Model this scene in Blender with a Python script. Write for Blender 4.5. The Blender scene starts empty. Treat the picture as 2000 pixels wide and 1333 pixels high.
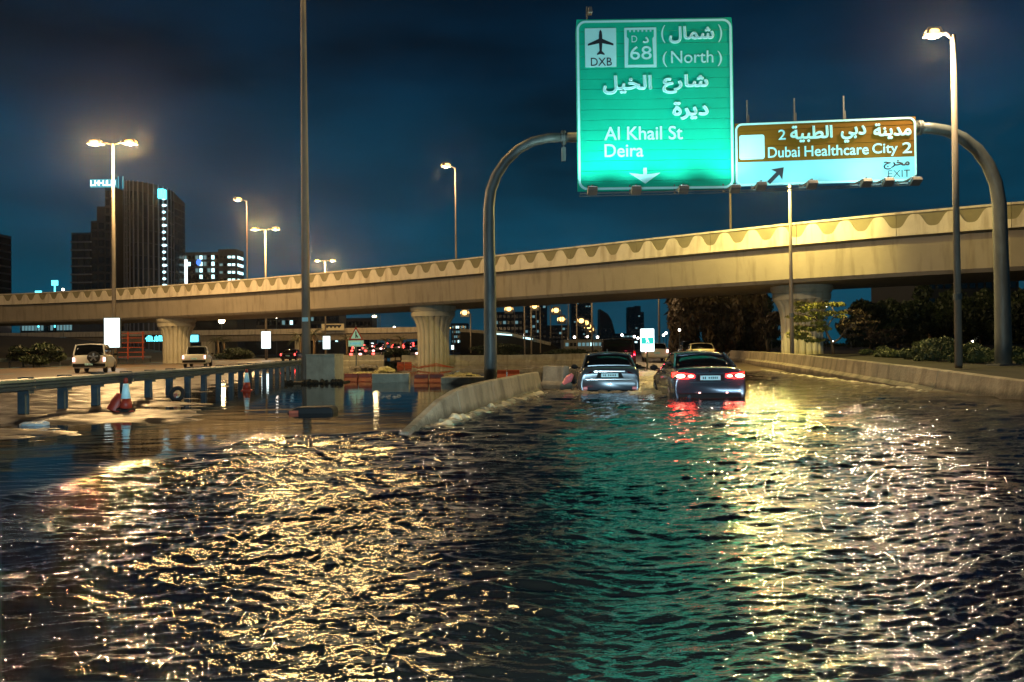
import bpy, math, random
import numpy as np
from mathutils import Vector, Matrix, geometry
R = math.radians
rnd = random.Random(7)
nrg = np.random.default_rng(11)
SC = bpy.context.scene
COL = SC.collection
# ------------------------------------------------------------------ camera
CAM_H, FPX, HOR, ROLL = 1.35, 1500.0, 682.0, 0.65
CAM_R = Matrix.Rotation(R(90) + math.atan((HOR - 666.5) / FPX), 3, 'X') @ Matrix.Rotation(-R(ROLL), 3, 'Z')
CAM_P = Vector((0, 0, CAM_H))
cd = bpy.data.cameras.new('camera'); cam = bpy.data.objects.new('camera', cd); COL.objects.link(cam)
cd.sensor_width = 36; cd.lens = FPX / 2000 * 36; cd.clip_start = 0.05; cd.clip_end = 6000
cam.location = CAM_P; cam.rotation_euler = CAM_R.to_euler(); SC.camera = cam

def ray(px, py): return CAM_R @ Vector(((px - 1000) / FPX, (666.5 - py) / FPX, -1))
def P(px, py, D):
    d = ray(px, py); return CAM_P + d * (D / d.y)
def G(px, py, z=0.0):
    d = ray(px, py); return CAM_P + d * ((z - CAM_H) / d.z)
# ------------------------------------------------------------------ sky (night, city glow on low cloud)
W = bpy.data.worlds.new('World'); SC.world = W; W.use_nodes = True
nt = W.node_tree; nt.nodes.clear()
def nd(t, typ, **k):
    n = t.nodes.new(typ)
    for a, b in k.items(): setattr(n, a, b)
    return n
wo = nd(nt, 'ShaderNodeOutputWorld'); bg = nd(nt, 'ShaderNodeBackground'); tc = nd(nt, 'ShaderNodeTexCoord')
sky = nd(nt, 'ShaderNodeTexSky', sky_type='NISHITA', sun_disc=False, sun_elevation=R(-5), sun_rotation=R(20))
sx = nd(nt, 'ShaderNodeSeparateXYZ'); rp = nd(nt, 'ShaderNodeValToRGB'); nz = nd(nt, 'ShaderNodeTexNoise')
mp = nd(nt, 'ShaderNodeMapping'); mp.inputs['Scale'].default_value = (1.3, 1.3, 4.5)
nz.inputs['Scale'].default_value = 2.2; nz.inputs['Detail'].default_value = 4
er = rp.color_ramp; er.elements[0].position = 0.0; er.elements[0].color = (.0008, .060, .102, 1)
er.elements[1].position = 0.62; er.elements[1].color = (.0006, .0060, .020, 1)
e = er.elements.new(.16); e.color = (.0004, .043, .082, 1)
e = er.elements.new(.34); e.color = (.0003, .0165, .040, 1)
L = nt.links.new
L(tc.outputs['Generated'], sx.inputs[0]); L(sx.outputs['Z'], rp.inputs['Fac'])
L(tc.outputs['Generated'], mp.inputs[0]); L(mp.outputs[0], nz.inputs['Vector'])
mr = nd(nt, 'ShaderNodeMapRange'); mr.inputs[1].default_value = .3; mr.inputs[2].default_value = .7; mr.inputs[3].default_value = .42; mr.inputs[4].default_value = 1.5
L(nz.outputs['Fac'], mr.inputs[0])
mx = nd(nt, 'ShaderNodeVectorMath', operation='SCALE'); L(rp.outputs[0], mx.inputs[0]); L(mr.outputs[0], mx.inputs['Scale'])
ms = nd(nt, 'ShaderNodeVectorMath', operation='SCALE'); L(sky.outputs[0], ms.inputs[0]); ms.inputs['Scale'].default_value = .05
ma = nd(nt, 'ShaderNodeVectorMath', operation='ADD'); L(mx.outputs[0], ma.inputs[0]); L(ms.outputs[0], ma.inputs[1])
L(ma.outputs[0], bg.inputs[0]); bg.inputs[1].default_value = 1.0; L(bg.outputs[0], wo.inputs[0])
SC.view_settings.view_transform = 'Standard'; SC.view_settings.look = 'None'
SC.view_settings.exposure = 0; SC.view_settings.gamma = 1
SC.render.engine = 'CYCLES'
SC.cycles.use_denoising = True
SC.cycles.max_bounces = 5; SC.cycles.diffuse_bounces = 2; SC.cycles.glossy_bounces = 3
SC.cycles.sample_clamp_indirect = 6; SC.cycles.use_light_tree = True; SC.cycles.caustics_reflective = False; SC.cycles.caustics_refractive = False
# ------------------------------------------------------------------ materials
M = {}
def mat(name, col, rough=.6, metal=0, var=0, vscale=2.0, bump=0, bscale=20, emit=None, es=0, spec=.5, stain=None, coat=0, stretch=(1, 1, 1)):
    m = bpy.data.materials.new(name); m.use_nodes = True; t = m.node_tree; b = t.nodes['Principled BSDF']
    c4 = (*col, 1)
    b.inputs['Base Color'].default_value = c4; b.inputs['Roughness'].default_value = rough; b.inputs['Metallic'].default_value = metal
    b.inputs['Specular IOR Level'].default_value = spec; b.inputs['Coat Weight'].default_value = coat
    if emit: b.inputs['Emission Color'].default_value = (*emit, 1); b.inputs['Emission Strength'].default_value = es
    if var or bump or stain:
        co = nd(t, 'ShaderNodeTexCoord'); mpp = nd(t, 'ShaderNodeMapping'); mpp.inputs['Scale'].default_value = stretch
        ge = nd(t, 'ShaderNodeNewGeometry'); t.links.new(ge.outputs['Position'], mpp.inputs[0])
    if var:
        n = nd(t, 'ShaderNodeTexNoise'); n.inputs['Scale'].default_value = vscale; n.inputs['Detail'].default_value = 6; n.inputs['Roughness'].default_value = .65
        t.links.new(mpp.outputs[0], n.inputs['Vector'])
        r = nd(t, 'ShaderNodeMapRange'); r.inputs[1].default_value = .3; r.inputs[2].default_value = .7; r.inputs[3].default_value = 1 - var; r.inputs[4].default_value = 1 + var
        t.links.new(n.outputs['Fac'], r.inputs[0])
        s = nd(t, 'ShaderNodeVectorMath', operation='SCALE'); s.inputs[0].default_value = col; t.links.new(r.outputs[0], s.inputs['Scale'])
        out = s.outputs[0]
        if stain:
            n2 = nd(t, 'ShaderNodeTexNoise'); n2.inputs['Scale'].default_value = 1; n2.inputs['Detail'].default_value = 5
            m2 = nd(t, 'ShaderNodeMapping'); m2.inputs['Scale'].default_value = (2.2, 2.2, .35); t.links.new(ge.outputs['Position'], m2.inputs[0]); t.links.new(m2.outputs[0], n2.inputs['Vector'])
            r2 = nd(t, 'ShaderNodeMapRange'); r2.inputs[1].default_value = .5; r2.inputs[2].default_value = .68; r2.inputs[3].default_value = 0; r2.inputs[4].default_value = .65
            t.links.new(n2.outputs['Fac'], r2.inputs[0])
            mm = nd(t, 'ShaderNodeMix', data_type='RGBA'); t.links.new(r2.outputs[0], mm.inputs[0]); t.links.new(out, mm.inputs[6]); mm.inputs[7].default_value = (*stain, 1)
            out = mm.outputs[2]
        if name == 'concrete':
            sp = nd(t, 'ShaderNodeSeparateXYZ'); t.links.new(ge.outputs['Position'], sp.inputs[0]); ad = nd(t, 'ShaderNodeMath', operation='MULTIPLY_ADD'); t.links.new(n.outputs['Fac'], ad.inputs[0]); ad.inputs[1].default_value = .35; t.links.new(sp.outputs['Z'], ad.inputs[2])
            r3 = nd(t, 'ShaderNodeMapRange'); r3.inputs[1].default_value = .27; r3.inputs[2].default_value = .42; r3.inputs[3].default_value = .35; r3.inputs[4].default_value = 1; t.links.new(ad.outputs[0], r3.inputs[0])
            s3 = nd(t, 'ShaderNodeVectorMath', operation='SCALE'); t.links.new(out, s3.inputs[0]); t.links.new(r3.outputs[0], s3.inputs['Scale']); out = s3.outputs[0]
        t.links.new(out, b.inputs['Base Color'])
    if bump:
        n = nd(t, 'ShaderNodeTexNoise'); n.inputs['Scale'].default_value = bscale; n.inputs['Detail'].default_value = 5; t.links.new(mpp.outputs[0], n.inputs['Vector'])
        bp = nd(t, 'ShaderNodeBump'); bp.inputs['Strength'].default_value = bump; bp.inputs['Distance'].default_value = .05
        t.links.new(n.outputs['Fac'], bp.inputs['Height']); t.links.new(bp.outputs[0], b.inputs['Normal'])
    M[name] = m; return m
def emi(name, col, s): return mat(name, (.02, .02, .02), .5, emit=col, es=s)
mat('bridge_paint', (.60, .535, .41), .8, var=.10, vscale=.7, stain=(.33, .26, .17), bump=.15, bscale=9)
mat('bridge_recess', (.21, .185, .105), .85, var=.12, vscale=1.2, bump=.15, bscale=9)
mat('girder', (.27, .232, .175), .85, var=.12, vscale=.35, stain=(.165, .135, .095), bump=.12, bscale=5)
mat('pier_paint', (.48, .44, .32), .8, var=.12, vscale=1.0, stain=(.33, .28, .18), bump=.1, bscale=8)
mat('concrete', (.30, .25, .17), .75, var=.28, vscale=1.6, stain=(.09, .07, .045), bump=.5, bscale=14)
mat('concrete_pale', (.38, .35, .25), .8, var=.2, vscale=2.2, stain=(.2, .17, .11), bump=.3, bscale=12)
mat('asphalt', (.13, .095, .062), .42, var=.25, vscale=.6, bump=.2, bscale=3, stretch=(1, .3, 1))
mat('wet_mud', (.036, .022, .012), .40, spec=.22, var=.45, vscale=1.4, bump=.6, bscale=5, stretch=(.35, 1.4, 1))
mat('dark_ground', (.020, .020, .012), .9, var=.4, vscale=.2)
mat('soil', (.012, .011, .006), .9, var=.4, vscale=1, bump=.4, bscale=8)
mat('steel', (.10, .115, .11), .5, .35, var=.35, vscale=3, bump=.15, bscale=18, stretch=(1, 1, .3))
mat('steel_dark', (.10, .11, .11), .55, .5, var=.25, vscale=4)
mat('galvanised', (.09, .125, .145), .45, .55, var=.3, vscale=3)
mat('pole_paint', (.25, .21, .16), .6, .1, var=.2, vscale=1.5, stretch=(1, 1, .4))
mat('black_plastic', (.012, .012, .012), .6, spec=.15)
mat('rubber', (.012, .012, .012), .8)
mat('glass_dark', (.003, .004, .005), .10, spec=.10)
mat('silver_paint', (.12, .14, .155), .28, .65, coat=.5)
mat('grey_paint', (.075, .09, .115), .25, .6, coat=.6)
mat('black_paint', (.008, .008, .010), .2, .2, coat=.7)
mat('white_paint', (.62, .58, .48), .35, coat=.4)
mat('cream_paint', (.75, .66, .40), .35, coat=.4)
mat('dark_lens', (.10, .004, .004), .15, coat=.6)
mat('chrome', (.6, .6, .6), .15, 1)
mat('rim', (.4, .38, .34), .35, .8)
mat('plate', (.55, .9, .92), .4)
mat('ink', (.02, .03, .03), .6)
mat('cone_red', (.34, .03, .012), .5, var=.2, vscale=6)
mat('cone_band', (.60, .92, .95), .4)
mat('barrier_orange', (.30, .05, .015), .5, var=.3, vscale=5)
mat('sand_yellow', (.55, .48, .22), .8, var=.3, vscale=5, bump=.4)
mat('sack', (.26, .22, .17), .9, var=.3, vscale=4, bump=.5)
mat('plastic_sheet', (.5, .55, .55), .4)
mat('sign_green', (.0, .43, .27), .8, spec=.2, var=.10, vscale=.8)
mat('sign_brown', (.17, .075, .004), .8, spec=.15, var=.10, vscale=1.0)
mat('sign_white', (.42, .86, .86), .5, var=.05, vscale=1)
mat('sign_white2', (.20, .60, .70), .5, var=.06, vscale=1)
mat('sign_black', (.008, .012, .02), .6)
mat('bark', (.16, .11, .06), .9, var=.3, vscale=6, bump=.5, stretch=(1, 1, .3))
mat('facade', (.045, .05, .065), .6, var=.2, vscale=.1)
mat('facade_frame', (.26, .27, .32), .6)
mat('facade_pane', (.006, .008, .012), .12)
mat('facade_far', (.012, .014, .018), .7)
mat('lamp_body', (.2, .19, .17), .5, .4)
emi('e_sodium', (1.0, .60, .16), 4.2)
emi('e_sodium_far', (1.0, .56, .17), 4.5)
emi('e_sodium_hot', (1.0, .72, .34), 60)
emi('e_white_far', (1.0, .86, .70), 14)
emi('e_cyan', (.12, .85, 1.0), 3.0)
emi('e_cyan_dim', (.10, .55, .68), .8)
emi('e_blue', (.08, .25, 1.0), 1.4)
emi('e_board', (.80, 1.0, 1.0), 2.3)
emi('e_pylon', (.85, .95, 1.0), 2.0)
emi('e_teal', (.0, .72, .62), 1.0)
emi('e_tail', (1.0, .008, .006), 26)
emi('e_tail_hot', (1.0, .35, .22), 16)
emi('e_tail_far', (1.0, .06, .05), 7)
emi('e_tail_pink', (1.0, .45, .42), 5)
emi('e_window', (.60, .95, 1.0), 2.2)
emi('e_window_dim', (.25, .50, .55), .5)
emi('e_warmwin', (1, .7, .4), .8)
def leafmat(name, col, var=.6):
    m = mat(name, col, .6, var=var, vscale=.9)
    b = m.node_tree.nodes['Principled BSDF']; b.inputs['Subsurface Weight'].default_value = 0
    return m
mat('pink_reflector', (.9, .22, .22), .4)
leafmat('leaf_dark', (.020, .032, .011)); leafmat('leaf_olive', (.20, .20, .035)); leafmat('leaf_brown', (.055, .034, .014)); leafmat('leaf_hedge', (.06, .075, .020)); leafmat('leaf_palm', (.05, .055, .02))
# ------------------------------------------------------------------ mesh builder and object helpers
class MB:
    def __init__(s): s.v = []; s.f = []
    def add(s, vs, fs):
        k = len(s.v); s.v += [tuple(v) for v in vs]; s.f += [tuple(i + k for i in f) for f in fs]; return s
    def box(s, c, d, rz=0, taper=1.0, mtx=None):
        x, y, z = d[0] / 2, d[1] / 2, d[2] / 2; vs = []
        for sz in (-1, 1):
            t = taper if sz > 0 else 1
            for sx_, sy_ in ((-1, -1), (1, -1), (1, 1), (-1, 1)):
                p = Vector((sx_ * x * t, sy_ * y * t, sz * z))
                p = (mtx @ p) if mtx else Matrix.Rotation(rz, 3, 'Z') @ p
                vs.append(p + Vector(c))
        return s.add(vs, [(3, 2, 1, 0), (4, 5, 6, 7), (0, 1, 5, 4), (1, 2, 6, 5), (2, 3, 7, 6), (3, 0, 4, 7)])
    def beam(s, a, b, w, h, up=(0, 0, 1)):
        a = Vector(a); b = Vector(b); t = (b - a).normalized(); u = t.cross(Vector(up))
        if u.length < 1e-4: u = t.cross(Vector((0, 1, 0)))
        u.normalize(); n = u.cross(t); vs = []
        for p in (a, b):
            for i, j in ((-1, -1), (1, -1), (1, 1), (-1, 1)): vs.append(p + u * (i * w / 2) + n * (j * h / 2))
        return s.add(vs, [(0, 3, 2, 1), (4, 5, 6, 7), (0, 1, 5, 4), (1, 2, 6, 5), (2, 3, 7, 6), (3, 0, 4, 7)])
    def tube(s, pts, rad, n=10, cap=True):
        pts = [Vector(p) for p in pts]; m = len(pts)
        if not hasattr(rad, '__len__'): rad = [rad] * m
        vs = []; pu = None
        for i, p in enumerate(pts):
            t = (pts[min(i + 1, m - 1)] - pts[max(i - 1, 0)]).normalized()
            if pu is None:
                pu = t.cross(Vector((0, 0, 1)))
                if pu.length < .05: pu = t.cross(Vector((0, 1, 0)))
            u = (pu - t * pu.dot(t)).normalized(); pu = u; w = t.cross(u)
            for k in range(n):
                a = 2 * math.pi * k / n; vs.append(p + (u * math.cos(a) + w * math.sin(a)) * rad[i])
        fs = [(i * n + k, i * n + (k + 1) % n, (i + 1) * n + (k + 1) % n, (i + 1) * n + k) for i in range(m - 1) for k in range(n)]
        if cap: fs += [tuple(range(n - 1, -1, -1)), tuple(range((m - 1) * n, m * n))]
        return s.add(vs, fs)
    def loft(s, rings, cap=True):
        n = len(rings[0]); vs = [p for r in rings for p in r]; m = len(rings)
        fs = [(i * n + k, i * n + (k + 1) % n, (i + 1) * n + (k + 1) % n, (i + 1) * n + k) for i in range(m - 1) for k in range(n)]
        if cap: fs += [tuple(range(n - 1, -1, -1)), tuple(range((m - 1) * n, m * n))]
        return s.add(vs, fs)
    def ball(s, c, r, n=8, m=5, jit=0, rs=None):
        c = Vector(c); r = r if hasattr(r, '__len__') else (r, r, r); rings = []
        for i in range(m + 1):
            th = math.pi * (i + .02) / (m + .04)
            ring = []
            for k in range(n):
                a = 2 * math.pi * k / n; j = 1 + (rs.uniform(-jit, jit) if jit else 0)
                ring.append(c + Vector((r[0] * math.sin(th) * math.cos(a) * j, r[1] * math.sin(th) * math.sin(a) * j, -r[2] * math.cos(th) * j)))
            rings.append(ring)
        return s.loft(rings)
    def prism(s, poly, h, org, ux, uy, un):   # poly in (ux,uy), extruded 0..h along un
        org = Vector(org); n = len(poly)
        a = [org + ux * p[0] + uy * p[1] for p in poly]; b = [q + un * h for q in a]
        return s.add(a + b, [tuple(range(n - 1, -1, -1)), tuple(range(n, 2 * n))] + [(i, (i + 1) % n, n + (i + 1) % n, n + i) for i in range(n)])
def chain(o):
    v = Vector((0, 0, 0))
    while o: v += o.location; o = o.parent
    return v
def tag(o, label=None, cat=None, group=None, kind=None):
    for k, v in (('label', label), ('category', cat), ('group', group), ('kind', kind)):
        if v: o[k] = v
    return o
def thing(name, label, cat, loc=(0, 0, 0), group=None):
    o = bpy.data.objects.new(name, None); o.location = loc; o.empty_display_size = .2; COL.objects.link(o)
    return tag(o, label, cat, group)
def mk(name, mb, m, parent=None, smooth=False, label=None, bevel=0, kind=None):
    cuts = getattr(mb, 'cuts', None)
    if cuts and len(cuts) > 1:
        for (v0, f0), (v1, f1) in zip(cuts, cuts[1:] + [(len(mb.v), len(mb.f))]):
            sub = MB(); sub.v = mb.v[v0:v1]; sub.f = [tuple(i - v0 for i in f) for f in mb.f[f0:f1]]; r = mk(name, sub, m, parent, smooth, label, bevel, kind)
        return r
    me = bpy.data.meshes.new(name); off = chain(parent) if parent else Vector((0, 0, 0))
    me.from_pydata([tuple(Vector(v) - off) for v in mb.v], [], mb.f)
    ms_ = m if isinstance(m, list) else [m]
    for q in ms_: me.materials.append(M[q])
    if smooth: me.shade_smooth()
    me.update()
    o = bpy.data.objects.new(name, me); COL.objects.link(o)
    if parent: o.parent = parent
    if label: o['label'] = label
    if kind: o['kind'] = kind
    if bevel:
        b = o.modifiers.new('bevel', 'BEVEL'); b.width = bevel; b.segments = 2; b.limit_method = 'ANGLE'
    return o
def solo(name, mb, m, label, cat, base, group=None, smooth=False, kind=None, bevel=0):
    o = mk(name, MB().add([Vector(v) - Vector(base) for v in mb.v], mb.f), m, None, smooth, bevel=bevel); o.location = base
    return tag(o, label, cat, group, kind)
def copy_tree(o, parent=None):
    c = o.copy(); COL.objects.link(c)
    if parent: c.parent = parent
    for ch in list(o.children): copy_tree(ch, c)
    return c
def place(proto, loc, rz, label, used, group=None):
    o = proto if not used else copy_tree(proto)
    o.location = loc; o.rotation_euler = (0, 0, rz); o['label'] = label
    if group: o['group'] = group
    return o
def npmesh(name, V, F, m, attrs=None, smooth=True):
    me = bpy.data.meshes.new(name); me.vertices.add(len(V)); me.vertices.foreach_set('co', np.asarray(V, dtype=np.float32).ravel())
    F = np.asarray(F, dtype=np.int32); k = F.shape[1]
    me.loops.add(F.size); me.loops.foreach_set('vertex_index', F.ravel()); me.polygons.add(len(F))
    me.polygons.foreach_set('loop_start', np.arange(0, F.size, k, dtype=np.int32))
    me.materials.append(M[m]); me.update(calc_edges=True)
    if attrs:
        for a, d in attrs.items():
            at = me.attributes.new(a, 'FLOAT', 'POINT'); at.data.foreach_set('value', np.asarray(d, dtype=np.float32))
    if smooth: me.shade_smooth()
    o = bpy.data.objects.new(name, me); COL.objects.link(o); return o
def lamp_light(name, loc, power, col, parent=None, radius=.2, kind='POINT', aim=None, cone=80, blend=.5):
    l = bpy.data.lights.new(name, kind); l.energy = power; l.color = col; l.shadow_soft_size = radius
    o = bpy.data.objects.new(name, l); COL.objects.link(o)
    o.location = Vector(loc) - (chain(parent) if parent else Vector())
    if kind == 'SPOT':
        l.spot_size = R(cone); l.spot_blend = blend; o.rotation_euler = (Vector(aim) - Vector(loc)).to_track_quat('-Z', 'Y').to_euler()
    if parent: o.parent = parent
    return o
SOD = (1.0, .69, .36)
# ------------------------------------------------------------------ light sources that hang off no visible lamp: the camera car's own headlamps
for sx_ in (-.7, .7):
    lamp_light('own_headlamp', (sx_, .9, .62), 5000, (.60, .88, 1.0), None, .08, 'SPOT', (sx_ - .5, 26, .5), 86, .8)
HAZE = bpy.data.materials.new('haze'); HAZE.use_nodes = True; ht = HAZE.node_tree; ht.nodes.clear()
ho = nd(ht, 'ShaderNodeOutputMaterial'); hv = nd(ht, 'ShaderNodeVolumePrincipled'); hv.inputs['Color'].default_value = (.8, .82, .85, 1); hv.inputs['Density'].default_value = .00013; hv.inputs['Anisotropy'].default_value = .92; ht.links.new(hv.outputs[0], ho.inputs['Volume'])
M['haze'] = HAZE
USE_HAZE = True
if USE_HAZE:  # scattering volume added so the lamps show halos in place of lens bloom
    hz = mk('haze', MB().box((0, 1400, 77), (6300, 3400, 162)), 'haze'); tag(hz, 'thin haze added over the whole flooded road to give the lamps halos', kind='stuff')
#SECTION_WATER
# ------------------------------------------------------------------ flood water
def ledge(y): return np.interp(y, [0, 4, 7.2, 8.3, 11.7, 12.9, 14.0, 16.0, 19.5, 23.5, 26, 31, 60], [-5.2, -5.1, -4.8, -4.4, -3.9, -1.9, -1.55, -1.05, -.3, .65, 1.7, 3.0, 4.0])
CARS = [(2.95, 23.6, 1.80), (5.1, 20.2, 1.84)]
def build_water():
    sy = np.concatenate([np.linspace(1500, 1001, 420), np.linspace(1000, 761, 330), np.linspace(760.4, 706, 110), np.linspace(705.5, 691, 30)])
    ys = CAM_H * FPX / (sy - HOR); dy = np.gradient(ys)
    u = np.concatenate([np.linspace(-2.2, -.80, 40)[:-1], np.linspace(-.80, .80, 760), np.linspace(.80, 2.2, 40)[1:]])
    Y, U = np.meshgrid(ys, u, indexing='ij'); X = U * Y; DY = np.repeat(dy[:, None], len(u), 1)
    n = 170; Z = np.zeros_like(X); lam = np.exp(nrg.uniform(np.log(.05), np.log(1.9), n))
    Xw = X + .10 * np.sin(Y * 1.9 + 1.3 * np.sin(X * 1.1)) + .05 * np.sin(Y * 5.3 + X * 2.2); Yw = Y + .12 * np.sin(X * 1.3 + .7 * np.sin(Y * .8)) + .04 * np.sin(X * 4.1 - Y * 1.7)
    for i in range(n):
        th = R(96) + nrg.normal(0, R(21 if lam[i] < .35 else 27)); k = 2 * math.pi / lam[i]; s = .235 * math.sqrt(2 / n) * float(np.interp(lam[i], [.05, .1, .3, .7, 1.9], [1.75, 1.7, 1.2, .8, .45])) * (1 if lam[i] < .3 else np.interp(Y, [4, 13], [.45, 1.15]))
        res = np.abs(DY) * 1.6; w = np.clip(lam[i] / (1.7 * res) - .5, 0, 1)
        ph = k * (Xw * math.cos(th) + Yw * math.sin(th)) + nrg.uniform(0, 6.28)
        c = np.cos(ph); Z += w * (s / k) * (c + .22 * np.cos(2 * ph)); 
    gust = .78 + .42 * np.sin(.9 * X + 1.2 * np.sin(.55 * Y)) * np.sin(.7 * Y + 1.5) + .2 * np.sin(2.7 * X - 1.1 * Y)
    e = ledge(Y); lane = 1 / (1 + np.exp(-(X - e + (Y < 12.6) * (.16 * np.sin(2.1 * Y + 1) + .10 * np.sin(5.3 * Y + .8 * X))) / np.where(Y < 12.6, .24, .08)))
    right = 1 / (1 + np.exp((X - 13.5) / .3))
    amp = (.075 + .925 * lane) * (.55 + .45 * gust) * (.25 + .75 * right)
    # the sheltered corner nearest the camera keeps flatter, oily water
    calm2 = np.exp(-(((X - .1) / .9) ** 2 + ((Y - 2.9) / .55) ** 2)); amp *= 1 - .6 * calm2
    left_mid = np.clip((Y - 12.5) / 2, 0, 1) * (1 - lane); amp *= 1 - .35 * left_mid
    far = np.clip((Y - 30) / 30, 0, 1); amp *= 1 - .5 * far
    Z *= amp
    # long wakes rolling off the lane edge
    d = X - e; m = (Y < 13)
    Z += m * (.030 * np.exp(-(d / .16) ** 2) * (1 + .4 * np.sin(Y * 2.3)) + .012 * np.exp(-((d - .55) / .25) ** 2))
    e2 = np.interp(Y, [2.5, 4.1, 5.6, 8, 9.5], [-3.6, -2.75, -2.1, -.8, -.1]); d2 = X - e2
    Z += (Y < 9.5) * .022 * np.exp(-(d2 / .14) ** 2) * np.clip((9.5 - Y) / 3, 0, 1)
    # churned water round the two cars and along the half drowned barrier
    foam = np.zeros_like(X)
    hf = np.zeros_like(X)
    for i in range(34):
        th = nrg.uniform(0, math.pi); l = nrg.uniform(.10, .75); hf += l * .09 * np.sin(2 * math.pi / l * (Xw * math.cos(th) + Yw * math.sin(th)) + nrg.uniform(0, 6.28))
    hf = np.abs(hf)
    for cx, cy, w in CARS:
        cur = cx == CARS[0][0]
        a = np.exp(-(((X - cx) / (1.35 if cur else 1.1)) ** 2) ** 2) * np.exp(-((Y - cy + .15) / (.75 if cur else .3)) ** 2); foam = np.maximum(foam, a * (.9 if cur else .25))
    a = np.exp(-(((X - .176 * Y - .1) / (.75 + .015 * (Y - 22))) ** 2) ** 2) * np.clip((Y - 20.6) / 1.6, 0, 1) * np.clip((50 - Y) / 10, 0, 1); foam = np.maximum(foam, a)
    a = np.exp(-(((X - 1.75) / .45) ** 2)) * np.exp(-((Y - 24) / 1.6) ** 2) * .85; foam = np.maximum(foam, a)
    bar = np.exp(-((X - e - .36) / .24) ** 2) * np.clip((Y - 12.7) / .6, 0, 1) * np.clip((24.5 - Y) / 2, 0, 1); foam = np.maximum(foam, bar * .9)
    rx = np.interp(Y, [15, 18.5, 23.3, 33.9, 44, 66], [12.0, 12.1, 12.2, 13.2, 14.4, 18]); rb = np.exp(-((X - rx + .25) / .35) ** 2) * np.clip((Y - 19) / 5, 0, 1) * .7; foam = np.maximum(foam, rb)
    Z += foam * (.02 + .20 * hf) + bar * .05 * np.abs(np.sin(X * 9 + Y * 7 + 2 * np.sin(Y * 2.3)))
    V = np.stack([X, Y, Z], -1).reshape(-1, 3); a, b = X.shape
    idx = np.arange(a * b).reshape(a, b); F = np.stack([idx[:-1, :-1], idx[:-1, 1:], idx[1:, 1:], idx[1:, :-1]], -1).reshape(-1, 4)
    m = mat('water', (.0015, .0013, .0008), .035); t = m.node_tree; B = t.nodes['Principled BSDF']; B.inputs['IOR'].default_value = 2.9
    ge = nd(t, 'ShaderNodeNewGeometry'); at = nd(t, 'ShaderNodeAttribute', attribute_name='rough_water'); af = nd(t, 'ShaderNodeAttribute', attribute_name='foam')
    hsum = None
    for sc_, st, dist in (((1.0, 3.0, 1), 9.0, .006), ((1.3, 3.2, 1), 34.0, .003)):
        mp_ = nd(t, 'ShaderNodeMapping'); mp_.inputs['Scale'].default_value = sc_; mp_.inputs['Rotation'].default_value = (0, 0, R(8)); t.links.new(ge.outputs['Position'], mp_.inputs[0])
        n_ = nd(t, 'ShaderNodeTexNoise'); n_.inputs['Scale'].default_value = st; n_.inputs['Detail'].default_value = 2; n_.inputs['Distortion'].default_value = .6; t.links.new(mp_.outputs[0], n_.inputs['Vector'])
        q = nd(t, 'ShaderNodeMath', operation='MULTIPLY'); q.inputs[1].default_value = dist; t.links.new(n_.outputs['Fac'], q.inputs[0])
        if hsum is None: hsum = q
        else:
            s_ = nd(t, 'ShaderNodeMath', operation='ADD'); t.links.new(hsum.outputs[0], s_.inputs[0]); t.links.new(q.outputs[0], s_.inputs[1]); hsum = s_
    bp = nd(t, 'ShaderNodeBump'); bp.inputs['Distance'].default_value = 1.0; t.links.new(hsum.outputs[0], bp.inputs['Height']); t.links.new(at.outputs['Fac'], bp.inputs['Strength']); t.links.new(bp.outputs[0], B.inputs['Normal'])
    mm = nd(t, 'ShaderNodeMix', data_type='RGBA'); t.links.new(af.outputs['Fac'], mm.inputs[0]); mm.inputs[6].default_value = (.0015, .0013, .0008, 1); mm.inputs[7].default_value = (.70, .60, .38, 1); t.links.new(mm.outputs[2], B.inputs['Base Color'])
    mr_ = nd(t, 'ShaderNodeMapRange'); mr_.inputs[3].default_value = .028; mr_.inputs[4].default_value = .55; t.links.new(af.outputs['Fac'], mr_.inputs[0]); t.links.new(mr_.outputs[0], B.inputs['Roughness'])
    o = npmesh('flood_water', V, F, 'water', {'rough_water': np.clip(amp * 1.0, .02, 1).ravel(), 'foam': np.clip(foam * (.45 + 2.5 * hf), 0, 1).ravel()})
    tag(o, 'rippled brown flood water covering the motorway lanes', kind='structure')
build_water()
# ------------------------------------------------------------------ ground, road, verges
def sheet(name, xs, ys, zf, m, label, kind='structure', smooth=True):
    X, Y = np.meshgrid(np.array(xs, float), np.array(ys, float)); Z = zf(X, Y); V = np.stack([X, Y, Z], -1).reshape(-1, 3); a, b = X.shape
    idx = np.arange(a * b).reshape(a, b); F = np.stack([idx[:-1, :-1], idx[:-1, 1:], idx[1:, 1:], idx[1:, :-1]], -1).reshape(-1, 4)
    o = npmesh(name, V, F, m, smooth=smooth); return tag(o, label, kind=kind)
sheet('ground', np.linspace(-3000, 3000, 13), [-60, 0, 60, 160, 400, 3000], lambda X, Y: np.where(Y > 150, -.3, -.9) + 0 * X, 'dark_ground', 'dark flat ground running to the horizon')
sheet('far_ground', np.linspace(-400, 400, 30), np.linspace(104, 1500, 20), lambda X, Y: -.05 + 0 * X, 'dark_ground', 'dark land beyond the flyover')
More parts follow.
